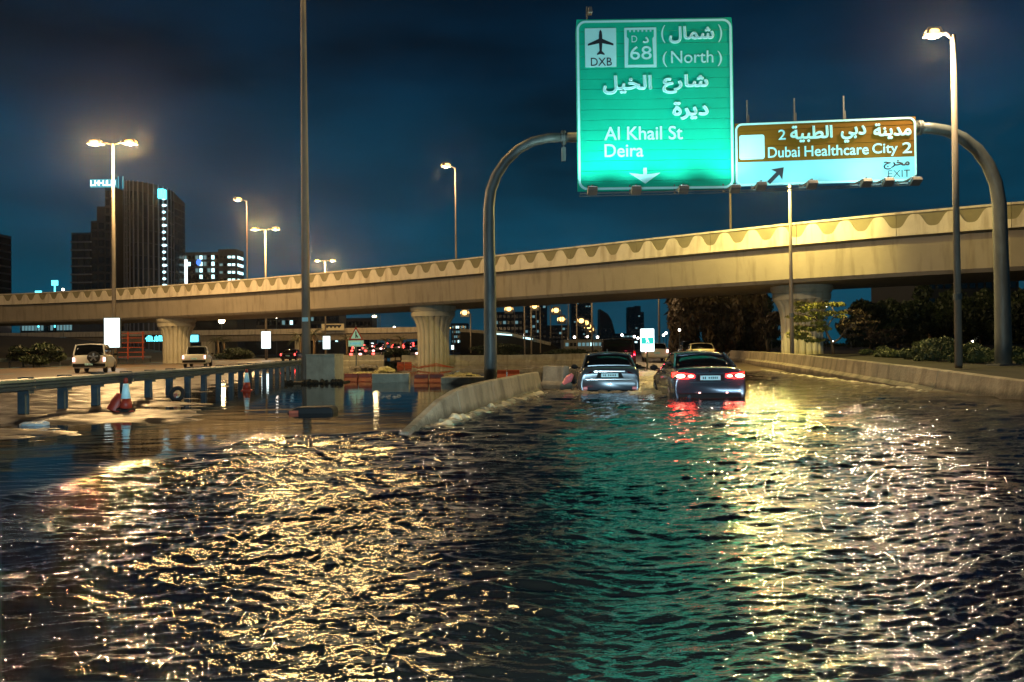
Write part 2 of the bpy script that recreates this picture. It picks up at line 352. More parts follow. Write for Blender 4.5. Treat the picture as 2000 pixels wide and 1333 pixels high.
def mudz(X, Y):
    s = .034 * np.sin(6.3 * Y + 1.1 * X + 1.6 * np.sin(.9 * X)) * np.sin(.8 * X + .9 * Y) + .026 * np.sin(2.9 * Y + .8 * np.sin(.7 * X)) + .026 * np.sin(1.3 * Y - .5 * X + 1) + .020 * np.sin(5.1 * Y + .9 * X + 2 * np.sin(.4 * X)) + .014 * np.sin(9.3 * Y - 1.3 * X) + .010 * np.sin(4.1 * X + 3.3 * Y) * np.sin(7.7 * Y + 1.9 * X) + .008 * np.sin(8.3 * X - 5.1 * Y + 2 * np.sin(3 * Y))
    b = np.interp(Y, [0, 10.5, 12, 14, 17, 22, 28, 40, 60, 90], [-9.5, -9.2, -8.0, -6.6, -6.4, -9.4, -11.5, -13.5, -17, -20]) + .6 * np.sin(Y * 1.7)
    base = np.interp(X - b, [-6, -1.2, 0, 1.2], [.035, .012, -.03, -.25]); up = np.clip((-X - 19) / 5.0, 0, 1) * .07
    return base + s * np.where(X > -21, 1, .3) + up
sheet('mud_bank', np.linspace(-24.1, -5.2, 150), np.concatenate([np.linspace(4, 30, 280), np.linspace(30.4, 100, 150)]), mudz, 'wet_mud', 'wet silt streaked with puddles beside the crash barrier')
sheet('left_road', [-46, -42, -38, -34, -30, -26, -23.9], np.linspace(8, 330, 60), lambda X, Y: .13 + .02 * np.sin(Y * .2) * 0 + 0 * X, 'asphalt', 'wet carriageway lit orange on the left')
mb = MB()
for x in (-24.6, -45.2): mb.box((x, 110, .137), (.16, 200, .006))
tag(mk('edge_line', mb, 'sign_white2'), 'painted edge lines of the left carriageway', kind='structure')
mb = MB()
for k in range(26): mb.box((-31.5, 20 + k * 9, .137), (.14, 3, .006)); mb.box((-38.5, 20 + k * 9, .137), (.14, 3, .006))
tag(mk('lane_marking', mb, 'sign_white2'), 'dashed lane markings of the left carriageway', kind='structure')
sheet('far_bank', np.linspace(-190, -46, 30), np.linspace(8, 150, 30), lambda X, Y: .15 + 4.6 * np.clip((-X - 58) / 30, 0, 1) * np.clip((Y - 30) / 30, 0, 1), 'soil', 'dark planted bank beyond the left carriageway')
RW = [(12.5, 9, .30), (12.25, 14, .38), (12.25, 18.5, .47), (12.35, 23.3, .67), (13.0, 29, .78), (13.75, 33.9, .86), (14.6, 39, .91), (15.6, 46, .97), (16.9, 55, 1.0), (18.6, 65, 1.0)]
def rwx(y): return np.interp(y, [p[1] for p in RW], [p[0] for p in RW])
def rwz(y): return np.interp(y, [p[1] for p in RW], [p[2] for p in RW])
def verge(X, Y):
    d = X - rwx(Y); return rwz(Y) - .30 + np.clip(d / 30, 0, 1) * .5 + .05 * np.sin(X * 1.3) * np.sin(Y * .9)
Xv, Yv = np.meshgrid(np.linspace(0, 1, 40), np.linspace(5, 150, 80)); Xr = rwx(Yv) + .12 + Xv ** 1.6 * 150
Vv = np.stack([Xr, Yv, verge(Xr, Yv)], -1).reshape(-1, 3); idx = np.arange(3200).reshape(80, 40)
tag(npmesh('right_verge', Vv, np.stack([idx[:-1, :-1], idx[:-1, 1:], idx[1:, 1:], idx[1:, :-1]], -1).reshape(-1, 4), 'soil'), 'dark planted verge behind the right concrete wall', kind='structure')
# the slip road climbs out of the flood towards the cars ahead
def rampz(X, Y): return np.interp(Y, [30, 38, 50, 62, 110, 220], [-.35, -.05, .10, .22, .3, .35]) + .03 * np.sin(.8 * X + .35 * Y)
Xv, Yv = np.meshgrid(np.linspace(0, 1, 40), np.linspace(30, 220, 90)); xr = np.interp(Yv, [30, 65, 220], [13.1, 18.6, 46]) - .1; xl = np.interp(Yv, [30, 65, 220], [7.5, 9.5, 26])
Xr = xl + (xr - xl) * Xv; Vv = np.stack([Xr, Yv, rampz(Xr, Yv)], -1).reshape(-1, 3); idx = np.arange(3600).reshape(90, 40)
tag(npmesh('slip_road', Vv, np.stack([idx[:-1, :-1], idx[:-1, 1:], idx[1:, 1:], idx[1:, :-1]], -1).reshape(-1, 4), 'asphalt'), 'wet slip road rising out of the flood', kind='structure')
# ------------------------------------------------------------------ flyover
px_ = np.array([0, 220, 400, 600, 757, 945, 1125, 1440, 1600, 1751, 1870, 2000.]); py_ = np.array([578, 560, 549, 537, 522, 503, 484, 445, 429, 415, 405, 395.])
cf = np.polyfit(px_ / 1000, py_, 3)
ZT = 9.0
fine = [G(x, float(np.polyval(cf, x / 1000)), ZT) for x in np.linspace(-130, 2150, 400)]
dv = (fine[-1] - fine[-8]).normalized() * 3; du = (fine[0] - fine[8]).normalized() * 4
fine = [fine[0] + du * k for k in range(14, 0, -1)] + fine + [fine[-1] + dv * k for k in range(1, 12)]
fa = np.array([[p.x, p.y] for p in fine]); sl = np.concatenate([[0], np.cumsum(np.hypot(*np.diff(fa, axis=0).T))])
def bpt(s): return Vector((float(np.interp(s, sl, fa[:, 0])), float(np.interp(s, sl, fa[:, 1])), 0))
pj = G(1751, 416, ZT); sj = sl[np.argmin(np.hypot(fa[:, 0] - pj.x, fa[:, 1] - pj.y))]
PL = 5.6; s0 = sj - PL * math.floor(sj / PL); npn = int((sl[-1] - s0) / PL)
nodes = [bpt(s0 + i * PL) for i in range(npn + 1)]
fly = thing('flyover', 'long concrete flyover with wavy patterned parapet crossing above the flooded road', 'flyover', tuple(nodes[len(nodes) // 2]))
def nrm(a, b):
    t = (b - a).normalized(); return Vector((t.y, -t.x, 0))   # towards the camera
nr = []
for i in range(len(nodes)):
    a = nodes[max(i - 1, 0)]; b = nodes[min(i + 1, len(nodes) - 1)]; v = nrm(a, b); nr.append(v if v.y < 0 else -v)
PH = 1.36
for i in range(npn):
    a, b = nodes[i], nodes[i + 1]; t = (b - a).normalized(); ln = (b - a).length; n = nr[i]; n = nrm(a, b); n = n if n.y < 0 else -n
    org = a + t * .012; Lh = ln - .024; Z = Vector((0, 0, 1))
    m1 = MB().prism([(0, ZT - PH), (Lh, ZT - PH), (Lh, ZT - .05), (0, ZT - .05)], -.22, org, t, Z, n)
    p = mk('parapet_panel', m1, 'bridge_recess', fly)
    poly = [(0, ZT - PH + .09), (Lh, ZT - PH + .09)]; K = 54
    for k in range(K, -1, -1):
        x = Lh * k / K; c = .5 + .5 * math.cos(2 * math.pi * 3 * x / Lh + math.pi); c = c * c * (3 - 2 * c)
        poly.append((x, ZT - .17 - .74 * (1 - c)))
    # front relief as strips so the wavy outline triangulates cleanly
    m2 = MB(); top = poly[2:][::-1]
    for k in range(K):
        x0, z0 = top[k]; x1, z1 = top[k + 1]
        m2.prism([(x0, ZT - PH + .09), (x1, ZT - PH + .09), (x1, z1), (x0, z0)], .045, org + n * .001, t, Z, n)
    mk('wave_relief', m2, 'bridge_paint', p)
    m3 = MB().prism([(0, ZT - PH - .02), (Lh, ZT - PH - .02), (Lh, ZT - PH + .085), (0, ZT - PH + .085)], .10, org + n * .002, t, Z, n)
    m3.prism([(0, ZT - .12), (Lh, ZT - .12), (Lh, ZT), (0, ZT)], .09, org + n * .002, t, Z, n)
    m3.prism([(0, ZT - .04), (Lh, ZT - .04), (Lh, ZT + .006), (0, ZT + .006)], -.26, org, t, Z, n)
    mk('coping', m3, 'bridge_paint', p)
def off(d, z): return [Vector((nodes[i].x, nodes[i].y, z)) - nr[i] * d for i in range(len(nodes))]
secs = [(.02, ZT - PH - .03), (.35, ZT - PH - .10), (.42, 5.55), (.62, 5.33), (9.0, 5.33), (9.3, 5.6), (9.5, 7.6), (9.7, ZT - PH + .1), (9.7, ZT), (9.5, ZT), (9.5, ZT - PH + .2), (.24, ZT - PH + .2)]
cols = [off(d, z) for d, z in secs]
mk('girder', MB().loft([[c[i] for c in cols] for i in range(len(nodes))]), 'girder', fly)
def pier(px, r, zb):
    D = (G(px, float(np.polyval(cf, px / 1000)), ZT)).y + 4.2; q = P(px, 700, D); c = Vector((q.x, q.y, 0)); n = 180
    prof = [(zb, 1.0), (2.6, 1.0), (3.1, 1.015), (3.5, 1.06), (3.9, 1.14), (4.2, 1.25), (4.42, 1.36)]
    rings = []
    for z, k in prof:
        ring = []
        for j in range(n):
            a = 2 * math.pi * j / n; f = 1 - .10 * (1 - abs(math.sin(a * 9))) ** 2.2
            ring.append(c + Vector((r * k * f * math.cos(a), r * k * f * math.sin(a), z)))
        rings.append(ring)
    p = mk('pier', MB().loft(rings), 'pier_paint', fly)
    m = MB()
    for z0, z1, ra, rb in ((4.40, 4.78, 1.37, 1.40), (4.78, 4.86, 1.34, 1.34), (4.86, 5.10, 1.40, 1.47), (5.10, 5.34, 1.47, 1.47)):
        m.loft([[c + Vector((r * q_ * math.cos(2 * math.pi * j / 64), r * q_ * math.sin(2 * math.pi * j / 64), z)) for j in range(64)] for z, q_ in ((z0, ra), (z1, rb))])
    mk('pier_cap', m, 'pier_paint', p)
    return c
PC = [pier(847, 1.45, -.6), pier(1567, 1.34, .2), pier(345, 1.5, -.3)]
pier(2330, 1.4, .0)
# ------------------------------------------------------------------ far second flyover
f2 = thing('far_flyover', 'low pale second flyover far behind the first one', 'flyover', (-80, 200, 0))
A2, B2 = Vector((-190, 215, 0)), Vector((-17, 196, 0)); k2 = 34
for i in range(k2):
    a = A2.lerp(B2, i / k2); b = A2.lerp(B2, (i + 1) / k2); t = (b - a).normalized(); n = Vector((t.y, -t.x, 0)); n = n if n.y < 0 else -n; ln = (b - a).length - .03
    p = mk('parapet_panel', MB().prism([(0, 5.9), (ln, 5.9), (ln, 7.25), (0, 7.25)], -.25, a, t, Vector((0, 0, 1)), n), 'bridge_paint', f2)
m = MB().loft([[a - Vector((0, d, 0)) * -1 + Vector((0, 0, z)) for d, z in ((.05, 5.86), (.8, 5.7), (1.0, 4.2), (9, 4.2), (9.5, 6))] for a in (A2, B2)])
mk('girder', m, 'girder', f2)
for px, w in ((407, 2.8), (590, 3.2), (775, 3.2), (160, 3.0)):
    q = P(px, 690, 204); mk('pier', MB().box((q.x, q.y, 1.9), (w, 2.2, 4.6)), 'pier_paint', f2)
#SECTION_ROAD
# ------------------------------------------------------------------ text
AR = {'ش': (0xFEB5, 4), 'م': (0xFEE1, 4), 'ا': (0xFE8D, 2), 'ل': (0xFEDD, 4), 'ر': (0xFEAD, 2), 'ع': (0xFEC9, 4), 'خ': (0xFEA5, 4), 'ي': (0xFEF1, 4), 'د': (0xFEA9, 2), 'ة': (0xFE93, 2), 'ن': (0xFEE5, 4), 'ب': (0xFE8F, 4), 'ط': (0xFEC1, 4), 'ج': (0xFE9D, 4)}
def shape_ar(s):
    out = []; n = len(s)
    for i, c in enumerate(s):
        if c not in AR: out.append({'(': ')', ')': '('}.get(c, c)); continue
        b, k = AR[c]; pj_ = i > 0 and s[i - 1] in AR and AR[s[i - 1]][1] == 4; nj = i < n - 1 and s[i + 1] in AR and k == 4
        out.append(chr(b + (3 if pj_ and nj else 1 if pj_ else 2 if nj else 0)))
    return ''.join(out[::-1])
def text_polys(s, bold):
    cu = bpy.data.curves.new('t', 'FONT'); cu.body = s; cu.fill_mode = 'NONE'; cu.resolution_u = 4
    o = bpy.data.objects.new('t', cu); COL.objects.link(o); bpy.context.view_layer.update()
    me = o.evaluated_get(bpy.context.evaluated_depsgraph_get()).to_mesh()
    co = [Vector((v.co.x, v.co.y)) for v in me.vertices]; adj = {}
    for e_ in me.edges:
        a, b = e_.vertices; adj.setdefault(a, []).append(b); adj.setdefault(b, []).append(a)
    seen = set(); loops = []
    for s0_ in range(len(co)):
        if s0_ in seen or s0_ not in adj: continue
        lp = [s0_]; seen.add(s0_); cur = s0_; prev = None
        while True:
            nx = [q for q in adj[cur] if q != prev and (q not in seen)]
            if not nx: break
            pick = nx[0]
            if len(lp) == 1 and (s0_ + 1) in nx: pick = s0_ + 1
            prev = cur; cur = pick; seen.add(cur); lp.append(cur)
        if len(lp) > 2: loops.append([co[i] for i in lp])
    bpy.data.objects.remove(o); bpy.data.curves.remove(cu)
    def area(p): return .5 * sum(p[i].x * p[(i + 1) % len(p)].y - p[(i + 1) % len(p)].x * p[i].y for i in range(len(p)))
    big = max(loops, key=lambda p: abs(area(p))); sg = 1 if area(big) > 0 else -1
    outs = []; holes = []
    for p in loops:
        q = []
        for i in range(len(p)):
            a, b, c = p[i - 1], p[i], p[(i + 1) % len(p)]
            t = (c - a); t = t.normalized() if t.length > 1e-9 else Vector((1, 0)); q.append(b)
        (outs if area(p) * sg > 0 else holes).append(q)
    def inside(pt, p):
        r = False
        for i in range(len(p)):
            a, b = p[i], p[i - 1]
            if (a.y > pt.y) != (b.y > pt.y) and pt.x < (b.x - a.x) * (pt.y - a.y) / (b.y - a.y) + a.x: r = not r
        return r
    res = []
    for p in outs: res.append([p, [h for h in holes if inside(h[0], p)]])
    return res
def add_text(mb, s, box, fr, bold=.02, lift=.012):
    """box: x0,y0,x1,y1 in sign units; fr(u,v,w) -> world"""
    polys = text_polys(s, bold)
    mb.cuts = getattr(mb, 'cuts', [] if not mb.v else [(0, 0)]) + [(len(mb.v), len(mb.f))]
    xs = [v.x for p, _ in polys for v in p]; ys = [v.y for p, _ in polys for v in p]
    ax, bx, ay, by = min(xs), max(xs), min(ys), max(ys); x0, y0, x1, y1 = box
    for k, (p, hs) in enumerate(polys):
        f = [Vector((v.x, v.y, 0)) for v in p]; tri = geometry.tessellate_polygon([f] + [[Vector((v.x, v.y, 0)) for v in h] for h in hs])
        allv = f + [Vector((v.x, v.y, 0)) for h in hs for v in h]
        w = lift + (k % 5) * .0012
        T = lambda v, w_: fr(x0 + (v.x - ax) / (bx - ax) * (x1 - x0), y1 + (v.y - ay) / (by - ay) * (y0 - y1), w_)
        mb.add([T(v, w) for v in allv], tri)
        if bold > 0:
            rad = bold * (x1 - x0) / (bx - ax) * fr.sc
            for lp in [p] + hs:
                pts = [T(v, w) for v in lp]; q = [pts[0]]
                for z_ in pts[1:]:
                    if (z_ - q[-1]).length > .002: q.append(z_)
                if (q[0] - q[-1]).length < .004: q.pop()
                if len(q) > 2: mb.tube(q + [q[0]], rad, 6, False)
class Frame:      # sign plane: u right, v down, w out towards traffic, in units of one photograph pixel at that distance
    def __init__(s, tl, tr, wpx):
        s.o = Vector(tl); s.u = (Vector(tr) - Vector(tl)); s.sc = s.u.length / wpx; s.u.z = 0; s.u.normalize(); s.wn = Vector((s.u.y, -s.u.x, 0)); s.k = s.wn
    def __call__(s, u, v, w=0): return s.o + s.u * (u * s.sc) + Vector((0, 0, -v * s.sc)) + s.k * w
def rrect(x0, y0, x1, y1, r, n=6):
    pts = []
    for cx, cy, a0 in ((x1 - r, y0 + r, -90), (x1 - r, y1 - r, 0), (x0 + r, y1 - r, 90), (x0 + r, y0 + r, 180)):
        for i in range(n + 1): a = R(a0 + 90 * i / n); pts.append((cx + r * math.cos(a), cy + r * math.sin(a)))
    return pts
def plate(fr, poly, w0, w1):
    n = len(poly); mb = MB(); a = [fr(x, y, w0) for x, y in poly]; b = [fr(x, y, w1) for x, y in poly]
    return mb.add(a + b, [tuple(range(n)), tuple(range(2 * n - 1, n - 1, -1))] + [(i, n + i, n + (i + 1) % n, (i + 1) % n) for i in range(n)])
def ringplate(fr, outer, inner, w0, w1):
    n = len(outer); mb = MB(); V = [fr(x, y, w1) for x, y in outer] + [fr(x, y, w1) for x, y in inner] + [fr(x, y, w0) for x, y in outer]
    return mb.add(V, [(i, (i + 1) % n, n + (i + 1) % n, n + i) for i in range(n)] + [(i, 2 * n + i, 2 * n + (i + 1) % n, (i + 1) % n) for i in range(n)])
# ------------------------------------------------------------------ gantry
DL, DR = 29.6, 28.2
gan = thing('sign_gantry', 'grey tubular arch gantry with curved legs carrying the green and brown direction signs', 'gantry', (-.8, 29.6, 0))
def curve_pts(pp, D, extra):
    return extra + [P(x, y, D) for x, y in pp]
lpx = [(958, 700), (957, 560), (955, 460), (955, 405), (959, 372), (970, 342), (988, 315), (1012, 292), (1040, 277), (1072, 270), (1100, 269)]
pts = [P(*p, DL) for p in lpx]; base = Vector((pts[0].x, pts[0].y, -.3)); pts[0] = Vector((pts[0].x, pts[0].y, 1.2))
mk('leg', MB().tube([base] + pts, [.25, .25, .23, .22, .21, .205, .20, .19, .185, .18, .175, .175], 20), 'steel', gan, True)
rpx = [(1960, 700), (1957, 560), (1954, 460), (1952, 400), (1945, 358), (1930, 322), (1908, 292), (1880, 270), (1850, 256), (1820, 251), (1796, 250)]
pts2 = [P(*p, DR) for p in rpx]; base2 = Vector((pts2[0].x, pts2[0].y, .2)); pts2[0] = Vector((pts2[0].x, pts2[0].y, 1.4))
mk('leg', MB().tube([base2] + pts2, [.28, .28, .255, .24, .235, .225, .22, .215, .21, .205, .20, .20], 20), 'steel', gan, True)
bl, br = pts[-1], pts2[-1]
mk('beam', MB().tube([bl, br], .19, 18), 'steel', gan, True)
for p, q in ((bl, br), (br, bl)):
    t = (q - p).normalized(); m = MB()
    m.tube([p - t * .06, p + t * .0], .27, 18); m.tube([p + t * .02, p + t * .08], .27, 18)
    for k in range(8): a = k * math.pi / 4; n_ = Vector((0, 0, 1)) * math.sin(a) + Vector((t.y, -t.x, 0)) * math.cos(a); m.tube([p - t * .09 + n_ * .23, p + t * .11 + n_ * .23], .018, 6)
    mk('flange', m, 'steel_dark', gan)
for b_, z in ((base, .0), (base2, .55)):
    m = MB().box((b_.x, b_.y, z + .02), (.8, .8, .06))
    mk('base_plate', m, 'steel_dark', gan)
mk('junction_box', MB().box(P(1101, 302, DL - .3), (.16, .12, .52)).box(P(1101, 285, DL - .25), (.05, .05, .3)), 'steel', gan)
GF = Frame(P(1123, 38.5, 28.45), P(1431.5, 35, 28.40), 308.5); GF.o.z = P(1123, 38.5, 28.45).z
gs = thing('direction_sign', 'tall green overhead direction sign with an aeroplane symbol and road number 68', 'road sign', tuple(GF(154, 170, 0)))
H = 338; hs = [0] + [98] + [98 + (H - 98) * i / 12 for i in range(1, 13)]; hs = [0, 24.5, 49, 73.5, 98] + hs[2:]
for i in range(len(hs) - 1):
    a, b = hs[i] + .35, hs[i + 1] - .35
    mk('panel', plate(GF, [(1 if i else 3, a), (307.5 if i else 305.5, a), (307.5, b), (1, b)], -.05, -.006 * (i % 2)), 'sign_green', gs)
mk('back_frame', MB().beam(GF(60, 2, -.10), GF(60, 336, -.10), .1, .1, (0, 1, 0)).beam(GF(240, 2, -.10), GF(240, 336, -.10), .1, .1, (0, 1, 0)), 'steel_dark', gs)
mk('border', ringplate(GF, rrect(3, 3, 305.5, 335, 17), rrect(7.5, 7.5, 301, 330.5, 13), .0, .012), 'sign_white', gs)
def up(fr, box): return box
air = mk('airport_symbol', plate(GF, rrect(19, 18, 80, 94.5, 1), .0, .012), 'sign_white', gs)
pl = [(0, -26), (2.4, -22), (3.3, -15), (3.3, -8), (25, 2), (25, 5.5), (3.3, 1), (2.3, 16), (7.5, 21.5), (7.5, 24), (0, 22)]
pl = pl + [(-x, y) for x, y in pl[::-1][1:-1]]
mb = MB(); cx_, cy_ = 49.5, 47
poly = [Vector((x, y, 0)) for x, y in pl]; tri = geometry.tessellate_polygon([poly]); mb.add([GF(cx_ + p.x, cy_ + p.y, .018) for p in poly], tri)
add_text(mb, 'DXB', (30, 76.5, 71, 92), GF, .0, .018)
mk('lettering', mb, 'sign_black', air)
sh = mk('route_shield', plate(GF, rrect(96, 18, 158.5, 96, 1), .0, .012), 'sign_white', gs)
cas = [(101, 25)]; x = 101
for i in range(6):
    cas += [(x + 5.2, 25), (x + 5.2, 28.5), (x + 8.9, 28.5), (x + 8.9, 25)] if i < 6 else []; x += 8.75
cas = [(101, 23), (105.5, 23), (105.5, 27), (109, 27), (109, 23), (113.5, 23), (113.5, 27), (117, 27), (117, 23), (121.5, 23), (121.5, 27), (125, 27), (125, 23), (129.5, 23), (129.5, 27), (133, 27), (133, 23), (137.5, 23), (137.5, 27), (141, 27), (141, 23), (145.5, 23), (145.5, 27), (149, 27), (149, 23), (153.5, 23), (153.5, 36), (150.5, 40), (152.5, 91), (102.5, 91), (104.5, 40), (101, 36)]
poly = [Vector((x, y, 0)) for x, y in cas]; mb = MB().add([GF(p.x, p.y, .018) for p in poly], geometry.tessellate_polygon([poly])); mk('shield_field', mb, 'sign_green', sh)
mb = MB(); add_text(mb, '68', (107, 55, 148.5, 81), GF, .006, .024); add_text(mb, 'D', (110, 34, 121, 47), GF, .0, .024); add_text(mb, shape_ar('د'), (132, 37, 143, 48), GF, .02, .024); mk('lettering', mb, 'sign_white', sh)
mb = MB()
add_text(mb, shape_ar('شمال'), (184, 17, 270, 49), GF, .034)
for a_, bx in (('(', (168, 14, 176, 49)), (')', (279, 14, 287, 49)), ('(', (170, 66, 179, 96)), (')', (277, 66, 286, 96))): add_text(mb, a_, bx, GF, .0)
add_text(mb, 'North', (187, 65, 269, 89), GF, .006)
add_text(mb, shape_ar('شارع'), (170, 112, 257, 147), GF, .036); add_text(mb, shape_ar('الخيل'), (54, 112, 147, 147), GF, .036)
add_text(mb, shape_ar('ديرة'), (189, 166, 257, 199), GF, .036)
add_text(mb, 'Al Khail St', (55, 212, 207, 238), GF, .012); add_text(mb, 'Deira', (55, 246, 130, 271), GF, .012)
mk('lettering', mb, 'sign_white', gs)
arr = [(126, 291), (132, 291), (132, 302), (162, 302), (133, 322), (103, 302), (126, 302)]
arr = [(129.5, 293), (136.5, 293), (136.5, 306), (163, 303), (133, 324), (102, 303), (129.5, 306)]
poly = [Vector((x, y, 0)) for x, y in arr]; mk('lane_arrow', MB().add([GF(p.x, p.y, .015) for p in poly], geometry.tessellate_polygon([poly])), 'sign_white', gs)
BF = Frame(P(1434.5, 243.5, 28.40), P(1789.5, 239.5, 27.75), 355); BF.o.z = (P(1434.5, 241, 28.40).z + P(1789.5, 228, 27.75).z) / 2
bs = thing('exit_sign', 'brown and white overhead exit sign with a blank white square and a slanting arrow', 'road sign', tuple(BF(177, 65, 0)))
for i in range(8):
    a, b = i * 16.2 + .3, (i + 1) * 16.2 - .3
    mk('panel', plate(BF, [(1, a), (354, a), (354, b), (1, b)], -.05, -.006 * (i % 2)), 'sign_brown' if i < 5 else 'sign_white2', bs)
mk('white_field', plate(BF, [(5, 80.5), (350, 80.5), (350, 124), (342, 128), (12, 128), (5, 122)], .0, .008), 'sign_white2', bs)
mk('border', ringplate(BF, rrect(1, 1, 354, 128.5, 14), rrect(5, 5, 350, 124.5, 10), .0, .014), 'sign_white', bs)
mk('blank_square', plate(BF, rrect(9, 25, 59, 75, 5), .0, .014), 'sign_white', bs)
mk('back_frame', MB().beam(BF(70, 2, -.10), BF(70, 126, -.10), .1, .1, (0, 1, 0)).beam(BF(280, 2, -.10), BF(280, 126, -.10), .1, .1, (0, 1, 0)), 'steel_dark', bs)
mb = MB()
add_text(mb, shape_ar('مدينة'), (273, 13, 344, 43), BF, .036); add_text(mb, shape_ar('دبي'), (210, 15, 257, 47), BF, .036); add_text(mb, shape_ar('الطبية'), (111, 11, 192, 43), BF, .036); add_text(mb, '2', (87, 17, 101, 37), BF, .012)
add_text(mb, 'Dubai', (66, 52, 128, 73), BF, .014); add_text(mb, 'Healthcare', (138, 52, 262, 73), BF, .014); add_text(mb, 'City', (270, 52, 318, 78), BF, .014); add_text(mb, '2', (328, 52, 345, 73), BF, .014)
mk('lettering', mb, 'sign_white', bs)
mb = MB(); add_text(mb, shape_ar('مخرج'), (291, 87, 340, 105), BF, .03, .02); add_text(mb, 'EXIT', (299, 107, 341, 121), BF, .0, .02); mk('exit_lettering', mb, 'sign_black', bs)
ar = Vector((1, -1)).normalized(); q0 = Vector((66, 124)); pts_ = []
def pa(l, s): return (q0 + ar * l * 1.0 + Vector((ar.y, -ar.x)) * s)
poly = [Vector((*pa(l, s), 0)) for l, s in ((0, -4), (26, -4), (23, -15), (43, 0), (23, 15), (26, 4), (0, 4))]
mk('exit_arrow', MB().add([BF(p.x, p.y, .02) for p in poly], geometry.tessellate_polygon([poly])), 'sign_black', bs)
# walkway rails and floodlights under the signs
def flood(fr, us, y, label, num, power):
    for i, u_ in enumerate(us):
        a = fr(u_, y - 22, .05); h = fr(u_, y - 4, 1.55); t = thing('sign_floodlight', label[i], 'floodlight', tuple(h), 'floodlights hanging below the overhead signs')
        mk('bracket', MB().beam(fr(u_, y - 10, -.02), fr(u_, y - 8, 1.55), .05, .06).beam(fr(u_, y - 26, -.03), fr(u_, y - 8, -.03), .05, .05, (0, 1, 0)), 'steel_dark', t)
        tilt = Matrix.Rotation(R(-32), 3, 'X')
        mk('housing', MB().box(h + Vector((0, .02, -.10)), (.34, .30, .16), mtx=tilt), 'lamp_body', t, bevel=.02)
        mk('lens', MB().box(h + Vector((0, .08, -.02)), (.28, .24, .02), mtx=tilt), 'e_board', t)
        lamp_light('lamp', h + Vector((0, .12, .05)), power, (.62, 1.0, .95), t, .1, 'SPOT', fr(u_, y - num, 0), 112, .8)  # lens glow and spot added, replacing headlamp light returned by reflective sheeting
flood(GF, (22, 103, 190, 285), 352, ['floodlight under the left corner of the green sign', 'floodlight under the arrow of the green sign', 'floodlight under the right half of the green sign', 'floodlight under the right corner of the green sign'], 215, 780)
flood(BF, (33, 128, 228, 268, 318), 146, ['floodlight under the blank square of the brown sign', 'floodlight under the middle of the brown sign', 'floodlight under the brown sign left of the close pair', 'left floodlight of the close pair under the brown sign', 'floodlight under the right corner of the brown sign'], 85, 210)
solo('maintenance_rail', MB().beam(GF(2, 350, .75), GF(300, 346, .75), .04, .05).beam(GF(2, 355, .75), GF(300, 351, .75), .03, .03), 'steel', 'thin double rail hanging below the green sign', 'rail', tuple(GF(150, 350, .75)))
solo('maintenance_rail', MB().beam(BF(2, 146, .75), BF(335, 142, .75), .04, .05).beam(BF(2, 150, .75), BF(335, 146, .75), .03, .03), 'steel', 'thin double rail hanging below the brown sign', 'rail', tuple(BF(170, 146, .75)))
for u_, lab in ((28, 'thin rod rising above the left end of the brown sign'), (122, 'thin rod rising above the middle of the brown sign'), (219, 'thin rod rising above the right half of the brown sign')):
    solo('hanger_rod', MB().beam(BF(u_, 6, -.2), BF(u_, -50, -.2), .045, .045, (0, 1, 0)).beam(BF(u_ + 3, 6, -.2), BF(u_ + 3, -20, -.2), .03, .03, (0, 1, 0)), 'steel_dark', lab, 'rod', tuple(BF(u_, 0, -.2)))
tc_ = thing('traffic_camera', 'small grey camera on a stub above the left corner of the green sign', 'camera', tuple(GF(25, 0, -.1)))
mk('mast', MB().tube([GF(24, 5, -.1), GF(24, -27, -.1)], .03, 8), 'steel', tc_); mk('camera_head', MB().box(GF(30, -19, -.1), (.16, .3, .24), taper=.7), 'lamp_body', tc_, bevel=.02)
# ------------------------------------------------------------------ street lamps
def lamp_post(name, label, base, h, arms, rad=(.11, .055), power=0, col=SOD, group=None, em='e_sodium', head=(.55, .26, .10), aim=None, dull=False, door=False):
    base = Vector(base); t = thing(name, label, 'street lamp', tuple(base), group); top = base + Vector((0, 0, h))
    mk('pole', MB().tube([base, base + Vector((0, 0, h * .5)), top], [rad[0], (rad[0] + rad[1]) / 2, rad[1]], 12), 'pole_paint', t, True)
    if rad[0] > .1: mk('collar', MB().tube([base + Vector((0, 0, 2.4)), base + Vector((0, 0, 2.62))], rad[0] * 1.12, 12).box(base + Vector((0, -rad[0], 2.5)), (.12, .04, .16)), 'steel', t)
    for dx, dy in arms:
        a = top + Vector((0, 0, -.15)); e_ = top + Vector((dx, dy, .12)); mk('arm', MB().tube([a, (a + e_) / 2 + Vector((0, 0, .08)), e_], rad[1] * .7, 8), 'pole_paint', t, True)
        d = Vector((dx, dy, 0)).normalized(); yaw = math.atan2(d.y, d.x)
        hd = mk('lamp_head', MB().box(e_ + d * head[0] * .4 + Vector((0, 0, .03)), head, yaw, taper=.7), 'lamp_body', t, bevel=.015)
        mk('lamp_lens', MB().ball(e_ + d * head[0] * .42 - Vector((0, 0, .03)), (head[0] * .50, head[1] * .58, .07 + head[2] * .4), 12, 6), em, hd, True)
        if power:
            p = e_ + d * head[0] * .42 - Vector((0, 0, .30))
            lamp_light('bulb', p, power, col, t, .13)
    return t
def ground(px, D, z=0.0): q = P(px, 680, D); return (q.x, q.y, z)
lamp_post('street_lamp', 'tall lamp post just right of the brown sign, crossing the curved gantry leg', ground(1872, 27.0, .5), 11.75, [(-.42, .05)], (.125, .085), 4000, (1, .72, .40), em='e_sodium', head=(.6, .4, .28))
lamp_post('street_lamp', 'lamp post half hidden behind the brown exit sign', ground(1547, 44.0, .6), 11.0, [(-.5, 0)], (.12, .07), 7800, (1, .78, .22))
